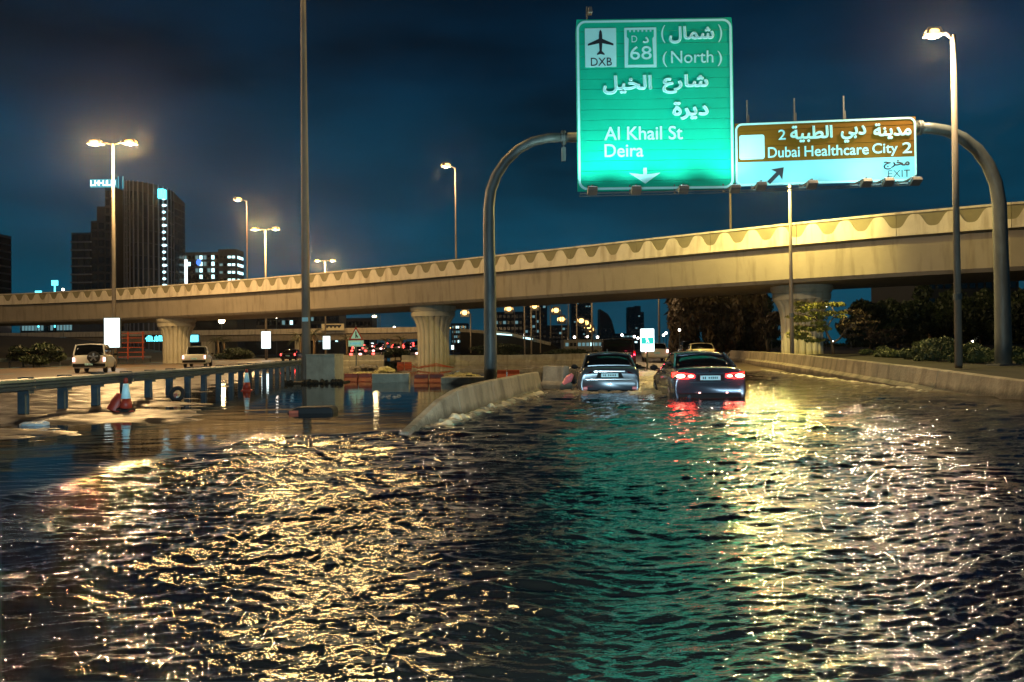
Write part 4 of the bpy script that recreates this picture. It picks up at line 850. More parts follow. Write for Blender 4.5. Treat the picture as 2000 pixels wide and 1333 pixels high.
def numplate(t, y, z, marks, w=.52, h=.12, name='number_plate'):
    p = mk(name, MB().box((0, y, z), (w, .015, h)), 'plate', t, bevel=.004); mb = MB(); rs = random.Random(marks)
    for k in range(8):
        if k == 2: continue
        mb.box((-.18 + k * .05, y - .010, z + .0), (.026, .006, .055 * rs.uniform(.8, 1.1)))
    mk('plate_marks', mb, 'ink', p)
ADR = 16
# silver hatch-like saloon, lamps off
DZ = -.27
t = car('silver_car', 'silver saloon driving through the flood with its rear number plate lit, ahead on the left', 1.8, 4.4,
        [(.05, .80, .34, .62), (.0, .86, .30, .80, .14, .0), (.03, .885, .25, .93, .16, .01), (.10, .90, .22, 1.01, .2, .02), (.45, .905, .20, 1.05, .2, .03), (1.1, .91, .2, 1.03, .1, .0), (2.2, .91, .2, .98, .1, 0), (3.2, .90, .2, .95, .16, .03), (4.0, .86, .24, .80, .2, .03), (4.35, .72, .35, .62, .2, .02)],
        [(.36, .76, .70, .98, 1.06, .01), (.62, .78, .655, .97, 1.28), (.95, .79, .63, .97, 1.42), (1.6, .80, .62, .96, 1.455), (2.3, .80, .62, .96, 1.43), (2.7, .79, .64, .96, 1.25), (3.25, .76, .72, .93, .96)], 'silver_paint', None)
roofp(t, 'silver_paint', [.88, 1.3, 1.9, 2.4], [.655, .65, .645, .65], [1.41, 1.45, 1.455, 1.42])
mk('spoiler', MB().loft([[Vector((x, y, z + c)) for x, c in ((-.66, 0), (-.3, .02), (.3, .02), (.66, 0))] + [Vector((x, y, z - .03 + c)) for x, c in ((.66, 0), (.3, .02), (-.3, .02), (-.66, 0))] for y, z in ((.16, 1.085), (.30, 1.09), (.5, 1.06))]), 'silver_paint', t, bevel=.005)
for s in (-1, 1): mk('rear_pillar', MB().beam((s * .80, .42, 1.0), (s * .665, .95, 1.40), .05, .09), 'silver_paint', t)
for s in (-1, 1):
    mk('tail_light', MB().loft([[Vector((s * x, y, z)) for x, y, z in ((.52, -.018, .90), (.86, .03, .93), (.905, .25, .92), (.89, .25, .80), (.85, .02, .80), (.55, -.02, .85))], [Vector((s * x, y, z)) for x, y, z in ((.52, .05, .90), (.84, .10, .93), (.85, .25, .92), (.84, .25, .80), (.83, .10, .80), (.55, .05, .85))]]), 'dark_lens', t)
    mk('bumper_reflector', MB().box((s * .74, -.005, .40), (.14, .05, .09), 0), 'pink_reflector', t, bevel=.015)
mk('trunk_trim', MB().box((0, -.015, .905), (.92, .03, .03)).box((0, -.012, .665), (1.42, .03, .018)), 'chrome', t); mk('plate_recess', MB().prism([(-.42, .70), (.42, .70), (.34, .88), (-.34, .88)], .012, Vector((0, .0, 0)), Vector((1, 0, 0)), Vector((0, 0, 1)), Vector((0, -1, 0))), 'black_plastic', t)
numplate(t, -.03, .79, 1); mk('bumper_lower', MB().loft([[Vector((x, y, z)) for x, z in ((-w, .12), (w, .12), (w, .34), (-w, .34))] for y, w in ((-.02, .78), (.25, .86))]), 'black_plastic', t, bevel=.02)
mk('antenna_fin', MB().beam((0, 1.1, 1.47), (0, 1.28, 1.56), .03, .06), 'silver_paint', t)
mirrors(t, .93, 2.55, 1.0, 'black_plastic')
for x in (-.80, .80):
    for y in (.75, 3.4): wheel(t, x, y)
t.location = (2.95, 23.3, DZ); t.rotation_euler = (0, 0, R(-4)); t.scale = (1.0, 1, 1.0)
# dark grey saloon, tail lamps burning
t = car('grey_saloon', 'dark grey saloon with both red tail lamps burning in the flood ahead', 1.84, 4.9,
        [(.06, .80, .34, .60), (.0, .87, .28, .78, .14, .0), (.02, .905, .24, .95, .16, .01), (.10, .92, .22, 1.04, .22, .02), (.5, .925, .2, 1.07, .24, .03), (1.1, .93, .2, 1.05, .14, .0), (2.5, .93, .2, 1.0, .1, 0), (3.5, .92, .2, .96, .16, .03), (4.5, .88, .24, .82, .2, .03), (4.85, .72, .35, .62, .2, .02)],
        [(.62, .74, .70, 1.03, 1.08, .01), (1.0, .79, .66, 1.0, 1.28), (1.45, .80, .635, 1.0, 1.43), (2.0, .81, .63, .98, 1.47), (2.8, .81, .63, .98, 1.44), (3.2, .80, .65, .98, 1.26), (3.8, .77, .72, .94, .97)], 'grey_paint', None)
roofp(t, 'grey_paint', [1.3, 1.7, 2.3, 2.9], [.66, .655, .65, .655], [1.40, 1.455, 1.475, 1.43])
for s in (-1, 1): mk('rear_pillar', MB().beam((s * .80, .70, 1.05), (s * .665, 1.4, 1.40), .05, .12), 'grey_paint', t)
for s in (-1, 1):
    tl = mk('tail_light', MB().loft([[Vector((s * x, y, z)) for x, y, z in ((.40, -.02, .90), (.62, -.02, .935), (.88, .02, .96), (.935, .30, .95), (.92, .30, .82), (.87, .01, .78), (.62, -.025, .79), (.40, -.02, .82))], [Vector((s * x, y + .12, z)) for x, y, z in ((.40, -.02, .90), (.60, -.02, .93), (.84, .02, .95), (.86, .18, .94), (.86, .18, .82), (.84, .01, .79), (.60, -.025, .80), (.40, -.02, .82))]]), 'e_tail', t)
    mk('bulb', MB().ball((s * .76, -.01, .865), (.12, .04, .05), 12, 6).ball((s * .50, -.025, .862), (.07, .03, .03), 10, 5), 'e_tail_hot', tl, True)
    lamp_light('tail_glow', (s * .76, -.16, .86), 7, (1, .05, .03), t, .08)
mk('trunk_trim', MB().box((0, -.015, .935), (.70, .03, .025)).box((0, -.015, .70), (1.1, .03, .02)), 'chrome', t)
mk('plate_recess', MB().prism([(-.36, .74), (.36, .74), (.34, .89), (-.34, .89)], .012, Vector((0, .0, 0)), Vector((1, 0, 0)), Vector((0, 0, 1)), Vector((0, -1, 0))), 'black_plastic', t); numplate(t, -.03, .815, 2)
mk('badge', MB().tube([Vector((0, -.005, .99)), Vector((0, -.03, .985))], .042, 14), 'chrome', t)
mk('bumper_lower', MB().loft([[Vector((x, y, z)) for x, z in ((-w, .12), (w, .12), (w, .42), (-w, .42))] for y, w in ((-.025, .80), (.25, .88))]), 'black_plastic', t, bevel=.02)
mk('exhaust', MB().tube([Vector((-.55, -.05, .33)), Vector((-.55, .1, .33))], .045, 12), 'chrome', t); [mk('bumper_reflector', MB().box((x_, -.035, .43), (.05, .02, .03)), 'e_tail_pink', t) for x_ in (-.28, .42)]  # these reflectors emit, painting in the headlamp light they would return
mirrors(t, .95, 3.0, 1.02, 'black_plastic')
for x in (-.82, .82):
    for y in (.85, 3.75): wheel(t, x, y)
t.location = (5.12, 19.9, -.27); t.rotation_euler = (0, 0, R(-3))
def boxcar(name, label, cat, paint, W_, H_, Ln, belt, kind='suv', tail='e_tail_far', group=None, tl=True, zt=.85, spare=False, tilt=.10):
    w = W_ / 2; t = thing(name, label, cat, (0, 0, 0), group)
    mk('body', MB().loft([body_ring(*s) for s in ([(0, w * .94, .35, belt - .05, .10), (.06, w, .30, belt, .10), (Ln * .3, w, .3, belt, .06), (Ln * .62, w, .3, belt - .02, .08), (Ln * .68, w * .98, .3, belt - .06, .14), (Ln * .96, w * .93, .35, belt - .22, .2), (Ln, w * .82, .4, belt - .4, .2)])]), paint, t, True)
    e0 = .05 if kind == 'suv' else (Ln * .33 if kind == 'pickup' else Ln * .13)
    g = [(e0, w * .90, w * .82, belt - .03, belt + (.05 if kind != 'suv' else .25)), (e0 + tilt, w * .91, w * .80, belt - .03, H_ * .90), (e0 + tilt * 3 + (.4 if kind == 'saloon' else 0), w * .91, w * .78, belt - .03, H_ - .045), (Ln * .5, w * .91, w * .78, belt - .03, H_ - .04), (Ln * .57, w * .90, w * .80, belt - .04, H_ - .2), (Ln * .67, w * .88, w * .84, belt - .1, belt - .02)]
    mk('windows', MB().loft([gh_ring(*q) for q in g]), 'glass_dark', t, True)
    y1 = g[2][0] - .12; roofp(t, paint, [y1, y1 + .4, Ln * .4, Ln * .52], [w * .82] * 4, [H_ - .055, H_ - .035, H_ - .03, H_ - .06])
    for s in (-1, 1): mk('rear_pillar', MB().beam((s * w * .90, e0 + .0, belt), (s * w * .80, y1 + .05, H_ - .07), .08, .12), paint, t)
    for s in (-1, 1):
        mk('tail_light', MB().box((s * (w - .09), -.01, zt), (.13, .06, .26)), tail if tl else 'dark_lens', t, bevel=.01)
        for y in (.75, Ln - .9): wheel(t, s * (w - .14), y, .37 if kind != 'saloon' else .32)
    mk('bumper', MB().box((0, .0, .50), (W_ * .96, .16, .2)), 'black_plastic' if kind != 'saloon' else paint, t, bevel=.02)
    numplate(t, -.09, .72 if kind != 'suv' else .56, 3, .45)
    if kind == 'pickup': mk('bed_opening', MB().box((0, Ln * .17, belt + .005), (W_ * .8, Ln * .28, .02)), 'black_plastic', t); mk('roll_bar', MB().tube([Vector((-.7, Ln * .3, belt)), Vector((-.66, Ln * .3, H_ - .05)), Vector((.66, Ln * .3, H_ - .05)), Vector((.7, Ln * .3, belt))], .04, 8), 'steel', t)
    if spare:
        sp = mk('spare_wheel', MB().loft([[Vector((.28 + rr * math.cos(a), y, 1.0 + rr * math.sin(a))) for a in [2 * math.pi * k / 24 for k in range(24)]] for y, rr in ((-.02, .34), (-.06, .37), (-.18, .37), (-.22, .32))]), 'rubber', t, True); m = MB()
        for k in range(5): a = 2 * math.pi * k / 5 + .3; m.beam((.28, -.235, 1.0), (.28 + .27 * math.cos(a), -.235, 1.0 + .27 * math.sin(a)), .02, .09, (0, 0, 1) if abs(math.sin(a)) < .7 else (1, 0, 0))
        mk('rim', m, 'rim', sp)
    mirrors(t, w + .02, Ln * .62, belt + .05, 'black_plastic'); return t
t = boxcar('white_suv', 'cream white off road car with spare wheel on its back door, left carriageway', 'car', 'white_paint', 1.9, 1.85, 4.7, 1.12, spare=True, tail='e_tail_pink'); q = P(174, 700, 48.5); t.location = (q.x, q.y, .13); t.rotation_euler = (0, 0, R(19))
t = boxcar('pickup_truck', 'pale pickup truck farther along the left carriageway', 'pickup truck', 'white_paint', 1.85, 1.75, 5.2, 1.05, 'pickup', tail='e_tail_pink'); q = P(379, 700, 63); t.location = (q.x, q.y, .13); t.rotation_euler = (0, 0, R(15))
t = boxcar('dark_car', 'dark car with red tail lamps on the left carriageway just left of the mast', 'car', 'black_paint', 1.85, 1.5, 4.6, 1.0, 'saloon', tail='e_tail_far'); q = P(562, 690, 92); t.location = (q.x, q.y, .13)
t = boxcar('black_van', 'tall black van ahead with one red tail lamp showing over the silver car', 'van', 'black_paint', 1.95, 2.0, 4.9, 1.25, 'suv', tail='dark_lens', tl=True, zt=1.15); q = P(1208, 690, 43); t.location = (q.x, q.y, -.12); t.rotation_euler = (0, 0, R(-3))
m_ = mk('lit_tail_light', MB().ball((.88, -.06, 1.12), (.16, .06, .19), 12, 8), 'e_tail_hot', t, True)
mk('side_lamp', MB().ball((.62, -.06, 1.40), (.05, .03, .06), 8, 5), 'e_tail_pink', t, True)
mk('roof_rail', MB().tube([Vector((-.72, .7, 2.05)), Vector((.72, .7, 2.05))], .03, 6), 'chrome', t)
lamp_light('tail_glow', (.85 + t.location.x, -.3 + t.location.y, 1.05 + t.location.z), 40, (1, .05, .1), None, .1).name = 'tail_glow'
t = boxcar('cream_saloon', 'cream white saloon seen over the roof of the grey saloon', 'car', 'cream_paint', 1.82, 1.45, 4.6, 1.0, 'saloon', tail='dark_lens', tl=False); q = P(1374, 690, 55); t.location = (q.x, q.y, .18); t.rotation_euler = (0, 0, R(-6))
t = boxcar('dark_car', 'dark car half hidden left of the cream saloon', 'car', 'black_paint', 1.85, 1.6, 4.6, 1.05, 'suv', tail='dark_lens', tl=False); q = P(1355, 690, 61); t.location = (q.x, q.y, .22); t.rotation_euler = (0, 0, R(-6))
t = boxcar('white_saloon', 'white saloon with a dark rear window partly behind the white keep side board', 'car', 'white_paint', 1.82, 1.5, 4.6, 1.0, 'saloon', tail='e_tail_pink'); q = P(1283, 690, 60); t.location = (q.x, q.y, .20); t.rotation_euler = (0, 0, R(-5))
# the jam far behind
def jamcar():
    t = thing('jam_car', '', 'car', (0, 0, 0)); w = .9
    mk('body', MB().loft([body_ring(*s) for s in ((0, w * .94, .3, .85), (.1, w, .25, .95), (2, w, .25, .95), (3.6, w, .25, .9), (4.4, w * .85, .35, .65))]), 'facade', t, True)
    mk('windows', MB().loft([gh_ring(*s) for s in ((.5, .8, .7, .93, 1.0), (1.1, .8, .65, .93, 1.42), (2.3, .8, .65, .93, 1.42), (3.0, .8, .7, .9, .95))]), 'glass_dark', t, True)
    for s in (-1, 1): mk('tail_light', MB().ball((s * .72, -.03, .82), (.26, .06, .17), 10, 6), 'e_tail_far' if s < 0 else 'e_tail_pink', t, True)
    return t
jp = jamcar(); rs = random.Random(9); used = False; slots = []
cells = [(x, D) for x in range(14) for D in range(4)]
for i in range(42):
    D = 118 + (i % 6) * 22 + rs.uniform(-4, 4); px = 700 + (i // 6) * 19 + rs.uniform(-5, 5)
    if i % 6 == 0: px -= 4
    if px > 815: px = 815 - rs.uniform(0, 8)
    q = P(px, 690, D)
    if any(abs(q.x - a) < 2.3 and abs(q.y - b) < 6 for a, b in slots): continue
    slots.append((q.x, q.y)); place(jp, (q.x, q.y, .0 + max(0, (D - 120) / 100) * 2.4), R(rs.uniform(-3, 3)), 'far car with glowing red tail lamps in the jam left of the fluted pier', used, 'cars queuing in the far jam'); used = True
#SECTION_NATURE
# ------------------------------------------------------------------ buildings
def winmesh(w, h, mname, d=.25):
    mb = MB().box((0, 0, 0), (w, d, h)); me = bpy.data.meshes.new('window'); me.from_pydata(mb.v, [], mb.f); me.materials.append(M[mname]); return me
def wgrid(t, a, b, z0, z1, nx, nz, fw=.8, fh=.7, lit=None, base='facade_pane', name='window', proud=.12):
    a = Vector((a[0], a[1], 0)); b = Vector((b[0], b[1], 0)); d = b - a; cw = d.length / nx; ch = (z1 - z0) / nz; ang = math.atan2(d.y, d.x); n = Vector((d.y, -d.x, 0)).normalized()
    n = n if n.y < -1e-6 or (abs(n.y) < 1e-6 and n.x > 0) else -n; cache = {}; off_ = chain(t)
    for i in range(nx):
        for j in range(nz):
            k = (lit(i, j) if lit else None) or base
            if k == 'skip': continue
            if k not in cache: cache[k] = winmesh(cw * fw, ch * fh, k)
            o = bpy.data.objects.new(name, cache[k]); COL.objects.link(o); o.parent = t
            o.location = a + d * ((i + .5) / nx) + n * (proud - .1) + Vector((0, 0, z0 + ch * (j + .5))) - off_; o.rotation_euler = (0, 0, ang)
def block(t, x0, x1, y0, y1, z0, z1, m, name='block'):
    return mk(name, MB().box(((x0 + x1) / 2, (y0 + y1) / 2, (z0 + z1) / 2), (x1 - x0, y1 - y0, z1 - z0)), m, t)
def zz(px, py, D): return P(px, py, D).z
def xx(px, D): return P(px, 560, D).x
D = 260
t = thing('dark_tower', 'dark curved high rise with stepped left side, glowing roof sign and one lit balcony column', 'tower block', (xx(260, D), D, 0))
steps = [(140, 178, 455), (178, 190, 432), (190, 206, 404), (206, 226, 366)]
for a, b, top in steps:
    block(t, xx(a, D), xx(b, D), D, D + 14, 0, zz(a, top, D), 'facade', 'wing')
wgrid(t, (xx(140, D), D), (xx(178, D), D), zz(140, 600, D), zz(140, 458, D), 3, 9, .82, .74)
wgrid(t, (xx(178, D), D), (xx(206, D), D), zz(140, 600, D), zz(140, 434, D), 2, 10, .7, .7)
wgrid(t, (xx(206, D), D), (xx(226, D), D), zz(140, 600, D), zz(140, 372, D), 2, 14, .75, .72)
for k in range(9): mk('balcony_slab', MB().box(((xx(140, D) + xx(180, D)) / 2, D - .5, zz(140, 600, D) + k * (zz(140, 458, D) - zz(140, 600, D)) / 9), (xx(180, D) - xx(140, D), 1.2, .35)), 'facade_frame', t)
n = 16; cx, cy, rx_, ry_ = xx(271, D), D + 9, (xx(318, D) - xx(224, D)) / 2, 9
arc = [Vector((cx + rx_ * math.cos(a), cy - ry_ * math.sin(a), 0)) for a in [math.pi - math.pi * k / n for k in range(n + 1)]]
tops = [zz(226 + 94 * k / n, 350 + 16 * (k / n) ** 1.5, D) for k in range(n + 1)]
rings = [[p + Vector((0, 0, 0)) for p in arc] + [Vector((arc[-1].x, D + 18, 0)), Vector((arc[0].x, D + 18, 0))], [p + Vector((0, 0, z)) for p, z in zip(arc, tops)] + [Vector((arc[-1].x, D + 18, tops[-1] - 2)), Vector((arc[0].x, D + 18, tops[0]))]]
mk('drum', MB().loft(rings), 'facade', t)
for k in range(n):
    if 2 <= k <= 13: pass
    a, b = arc[k], arc[k + 1]
    if (b - a).length < 1.2: continue
    wgrid(t, a, b, zz(226, 600, D), min(tops[k], tops[k + 1]) - 3, 1, 17 if k < 6 else 9, .80, .80 if k < 6 else .93)
for k in range(n + 1):
    mk('mullion', MB().beam(arc[k] + Vector((0, -.35, 0)), arc[k] + Vector((0, -.35, tops[k] + .3)), .35, .35, (0, 1, 0)), 'facade_frame', t)
wgrid(t, (arc[-1].x, D + 9.3), (arc[-1].x, D + 17.7), zz(226, 600, D), tops[-1] - 3, 3, 15, .8, .8)
for k in range(15):
    z = zz(327, 556 - k * 13.2, D); mk('balcony_light', MB().ball((xx(311, D), D + 3.6, z), (.75 if k % 3 else 1.2, .3, .5), 10, 6), 'e_window', t, True)
block(t, xx(182, D), xx(232, D), D - 1.6, D - 1.0, zz(200, 368, D), zz(200, 352.5, D), 'e_cyan_dim', 'sign_board')
rs = random.Random(8); mb = MB()
for k in range(6):
    x = xx(184 + k * 8, D); zc = zz(200, 360, D)
    mb.box((x, D - 1.7, zc), (.35, .1, 1.9)).box((x + .75, D - 1.7, zc + rs.choice((-.7, 0, .7))), (1.0, .1, .4))
    if k % 2: mb.box((x + 1.1, D - 1.7, zc), (.35, .1, 1.6))
mk('sign_letters', mb, 'e_pylon', t); block(t, xx(305, D), xx(316, D), D + 1.6, D + 4, zz(330, 385, D), zz(330, 367, D), 'e_cyan', 'corner_sign')
mb = MB()
for px in (233, 241, 250): mb.beam((xx(px, D), D - 3.0, zz(240, 372, D)), (xx(px, D), D - 3.0, zz(240, 349, D)), .25, .25, (0, 1, 0))
mk('roof_light', mb, 'e_cyan_dim', t)
D = 300; t = thing('apartment_block', 'low dark block with cyan lit balconies right of the dark tower', 'building', (xx(420, D), D, 0))
block(t, xx(353, D), xx(430, D), D, D + 8, 0, zz(400, 493, D), 'facade_far', 'wing'); block(t, xx(430, D), xx(466, D), D - 2, D + 6, 0, zz(400, 489, D), 'facade_far', 'wing')
rs = random.Random(12); wgrid(t, (xx(358, D), D), (xx(428, D), D), zz(400, 560, D), zz(400, 497, D), 9, 5, .7, .6, lambda i, j: 'e_window' if (i in (4, 7) and j > 0) or (i, j) == (1, 3) else ('e_window_dim' if rs.random() < .12 else None))
wgrid(t, (xx(466, D), D - 1.8), (xx(466, D), D + 5.8), zz(400, 556, D), zz(400, 497, D), 1, 4, .8, .35, lambda i, j: 'e_window')
wgrid(t, (xx(432, D), D - 2), (xx(464, D), D - 2), zz(400, 556, D), zz(400, 497, D), 4, 4, .7, .3, lambda i, j: 'e_window' if i > 1 else ('e_window_dim' if rs.random() < .4 else None))
mk('blue_sign', MB().ball((xx(389, D), D - .3, zz(389, 513, D)), (1.0, .2, 1.3), 10, 6), 'e_blue', t)
solo('lit_pylon', MB().box((xx(363.5, 250), 250, (zz(363, 560, 250) + zz(363, 507, 250)) / 2), (.75, .6, zz(363, 507, 250) - zz(363, 560, 250))), 'e_pylon', 'slim white glowing pylon just right of the dark tower', 'pylon', (xx(363.5, 250), 250, zz(363, 560, 250)))
D = 240; t = thing('apartment_block', 'dark balcony block cut by the left edge of the picture', 'building', (xx(-40, D), D, 0)); block(t, xx(-120, D), xx(-8, D), D, D + 7.5, 0, zz(10, 455, D), 'facade', 'wing')
wgrid(t, (xx(-8, D), D + .2), (xx(-8, D), D + 7.3), zz(0, 620, D), zz(0, 459, D), 1, 11, .95, .78)
wgrid(t, (xx(-120, D), D), (xx(-10, D), D), zz(0, 620, D), zz(0, 459, D), 7, 11, .9, .72)
for px, py, D, w, h, lab in ((107, 553, 300, 12, 10, 'small cyan sign floating over the flyover left of the dark tower'), (75, 572, 300, 12, 7, 'small white sign on a roof just above the flyover at the left')):
    solo('roof_sign', MB().box(P(px, py, D), (w * D / FPX, .4, h * D / FPX)).beam(P(px, py + 5, D), P(px, 640, D), .4, .4, (0, 1, 0)), 'e_cyan', lab, 'sign', tuple(P(px, py, D)))
D = 700; t = thing('skyscraper', 'tall dark skyscraper behind the pair of lamps under the flyover', 'skyscraper', (xx(1137, D), D, 0)); block(t, xx(1117, D), xx(1156, D), D, D + 25, 0, zz(1137, 520, D), 'facade_far', 'shaft')
rs = random.Random(3); wgrid(t, (xx(1119, D), D), (xx(1154, D), D), zz(1137, 680, D), zz(1137, 560, D), 6, 20, .6, .4, lambda i, j: 'e_window_dim' if rs.random() < .16 else ('e_white_far' if rs.random() < .02 else None))
D = 800; t = thing('skyscraper', 'sail shaped dark tower with a curved slanting edge', 'skyscraper', (xx(1187, D), D, 0)); k_ = D / FPX
sail = [(1169, 690), (1205, 690), (1203, 668), (1199, 645), (1194, 626), (1187, 614), (1178, 608), (1171, 604)]
mk('shaft', MB().prism([(xx(a, D), zz(a, b, D)) for a, b in sail], 20, Vector((0, D, 0)), Vector((1, 0, 0)), Vector((0, 0, 1)), Vector((0, 1, 0))), 'facade_far', t)
wgrid(t, (xx(1173, D), D), (xx(1196, D), D), zz(1180, 685, D), zz(1180, 640, D), 4, 9, .6, .4)
D = 900; t = thing('skyscraper', 'stepped dark tower left of the white keep side board', 'skyscraper', (xx(1242, D), D, 0)); block(t, xx(1227, D), xx(1257, D), D, D + 20, 0, zz(1240, 610, D), 'facade_far', 'shaft'); block(t, xx(1227, D), xx(1237, D), D + 1, D + 18, 0, zz(1240, 600, D), 'facade_far', 'wing'); block(t, xx(1240, D), xx(1251, D), D + 1, D + 18, 0, zz(1240, 598, D), 'facade_far', 'wing')
rs = random.Random(4); wgrid(t, (xx(1228, D), D), (xx(1256, D), D), zz(1240, 685, D), zz(1240, 615, D), 5, 12, .6, .4, lambda i, j: 'e_window_dim' if rs.random() < .12 else None)
def lowblock(x0, x1, top, D, lab, nx, nz, pl, seed, m='facade_far', bot=672):
    t = thing('low_building', lab, 'building', (xx((x0 + x1) / 2, D), D, 0)); block(t, xx(x0, D), xx(x1, D), D, D + 15, -.5, zz(x0, top, D), m, 'wing'); rs = random.Random(seed)
    wgrid(t, (xx(x0 + 2, D), D), (xx(x1 - 2, D), D), zz(x0, bot, D), zz(x0, top + 3, D), nx, nz, .7, .5, lambda i, j: 'e_window_dim' if rs.random() < pl * 2.2 else ('e_window' if rs.random() < pl * .5 else None))
lowblock(385, 478, 606, 330, 'dark block with scattered cyan windows between the two flyovers right of the left pier', 16, 5, .22, 2)
lowblock(240, 322, 606, 330, 'dark block between the flyovers left of the left pier', 14, 4, .1, 3)
lowblock(486, 582, 604, 380, 'plain dark block between the flyovers left of the mast', 12, 4, .05, 4)
lowblock(604, 662, 600, 360, 'dark block with a few lit windows right of the mast', 8, 5, .12, 5)
lowblock(662, 726, 622, 420, 'low dark block behind the merge sign', 8, 3, .05, 6)
lowblock(40, 180, 628, 330, 'long low building with blue lights at the far left', 22, 2, .25, 7)
lowblock(955, 1022, 610, 420, 'dark block behind the thick gantry leg', 8, 5, .03, 8)
lowblock(1022, 1068, 592, 520, 'tall thin dark block behind the rows of lamps', 6, 8, .03, 9)
lowblock(1068, 1112, 636, 520, 'low dark block left of the skyscraper', 6, 4, .03, 10)
lowblock(1196, 1262, 652, 620, 'low dark building at the foot of the stepped tower', 8, 3, .1, 11)
lowblock(880, 912, 632, 400, 'low building with blue and red lights right of the fluted pier', 8, 4, .25, 12)
lowblock(1100, 1185, 664, 240, 'pale low building lit yellow behind the median wall', 10, 1, .3, 13, 'concrete_pale', 680)
D = 95; t = thing('office_building', 'dark flat roofed building behind the trees at the right', 'building', (xx(1850, D), D, 0)); block(t, xx(1790, D), xx(1990, D), D, D + 12, 0, zz(1850, 528, D), 'facade_far', 'wing'); wgrid(t, (xx(1795, D), D), (xx(1985, D), D), zz(1850, 690, D), zz(1850, 535, D), 12, 4, .7, .5); block(t, xx(1832, D), xx(1890, D), D, D + 10, zz(1850, 528, D), zz(1850, 519, D), 'facade_far', 'roof_house')
# far ramp with lit edge (right of the gantry leg)
t = thing('far_ramp', 'dark embankment ramp with a pale lit parapet sloping down right of the thick gantry leg', 'ramp', (xx(1010, 215), 215, 0))
a, b, c = P(900, 646, 225), P(990, 652, 222), P(1078, 672, 215)
mk('embankment', MB().prism([(a.x, -.5), (a.x, a.z), (b.x, b.z), (c.x, c.z), (c.x + 6, -.5)], 10, Vector((0, 222, 0)), Vector((1, 0, 0)), Vector((0, 0, 1)), Vector((0, 1, 0))), 'soil', t)
mk('parapet', MB().beam(Vector((a.x, 221.5, a.z)), Vector((b.x, 221.5, b.z)), .4, .9).beam(Vector((b.x, 221.5, b.z)), Vector((c.x, 221.5, c.z)), .4, .9), 'concrete_pale', t)
mk('lit_edge_glow', MB().beam(P(962, 652, 220), P(1000, 655, 220), .2, .35), 'e_window', t); mk('lit_edge_glow', MB().beam(P(1022, 660, 219), P(1040, 663, 219), .2, .5), 'e_window', t)  # emissive strips paint in the white lit top edge of the parapet
# ------------------------------------------------------------------ trees
def leaves(pts, size, seed, droop=0, flat=.35):
    g = np.random.default_rng(seed); n = len(pts); u = g.normal(size=(n, 3)); u[:, 2] *= flat; u /= np.linalg.norm(u, axis=1)[:, None]
    w = g.normal(size=(n, 3)); w[:, 2] -= droop; w -= (w * u).sum(1)[:, None] * u; w /= np.linalg.norm(w, axis=1)[:, None]; s = (size * g.uniform(.6, 1.4, n))[:, None]
    V = np.stack([pts - u * s * .5, pts + w * s * .8 * (1 + droop), pts + u * s * .5, pts - w * s * .6], 1).reshape(-1, 3); F = np.arange(4 * n).reshape(n, 4); return V, F
def crown_pts(blobs, n, seed, shell=.55):
    g = np.random.default_rng(seed); vol = np.array([b[3] * b[4] * b[5] for b in blobs]) ** .8; ch = g.choice(len(blobs), n, p=vol / vol.sum()); B = np.array(blobs)[ch]
    d = g.normal(size=(n, 3)); d /= np.linalg.norm(d, axis=1)[:, None]; r = (shell + (1 - shell) * g.random(n)) ** .6; p = B[:, :3] + d * B[:, 3:6] * r[:, None] * g.uniform(.85, 1.12, n)[:, None]; return p
def tree(name, label, base, h, blobs, n, leaf, m, seed, trunk=.2, limbs=True, droop=0, cat='tree', group=None, flat=.35):
    base = Vector(base); t = thing(name, label, cat, tuple(base), group); rs = random.Random(seed); mb = MB(); top = base + Vector((rs.uniform(-.2, .2) * h * .2, 0, h * .5))
    mb.tube([base - Vector((0, 0, .2)), base.lerp(top, .5) + Vector((.06 * h * rs.uniform(-1, 1), 0, 0)), top], [trunk, trunk * .8, trunk * .6], 8)
    if limbs:
        for b in blobs[:14]:
            c = Vector(b[:3]); mid = top.lerp(c, .5) + Vector((rs.uniform(-.2, .2), rs.uniform(-.2, .2), -.05 * h)); mb.tube([base.lerp(top, rs.uniform(.55, 1)), mid, c], [trunk * .45, trunk * .28, trunk * .1], 6)
    mk('trunk', mb, 'bark', t, True); V, F = leaves(crown_pts(blobs, int(n * 1.7), seed), leaf * .92, seed + 1, droop, flat)
    o = npmesh('crown', V - np.array(base), F, m, smooth=False); o.parent = t; return t
def blobs_for(c, rx, rz, k, seed, ry=None):
    rs = random.Random(seed); out = []; ry = ry or rx
    for i in range(k):
        a = rs.uniform(0, 6.28); r = math.sqrt(rs.random()) * .8; s = rs.uniform(.25, .48); z = rs.uniform(-.75, .75) * math.sqrt(1 - r * r)
        out.append((c[0] + rx * r * math.cos(a), c[1] + ry * r * math.sin(a), c[2] + rz * z, rx * s, ry * s, rz * s * .9))
    return out
def ptree(name, label, px0, px1, pytop, D, zb, m, seed, n=5000, leaf=.25, k=16, droop=0, low=.25, trunk=.2, group=None, **kw):
    xa, xb = xx(px0, D), xx(px1, D); zt = zz((px0 + px1) / 2, pytop, D); h = zt - zb; c = ((xa + xb) / 2, D, zb + h * (low + (1 - low) / 2))
    return tree(name, label, (c[0], D, zb), h, blobs_for(c, (xb - xa) / 2, h * (1 - low) / 2, k, seed), n, leaf, m, seed, trunk, droop=droop, group=group, **kw)
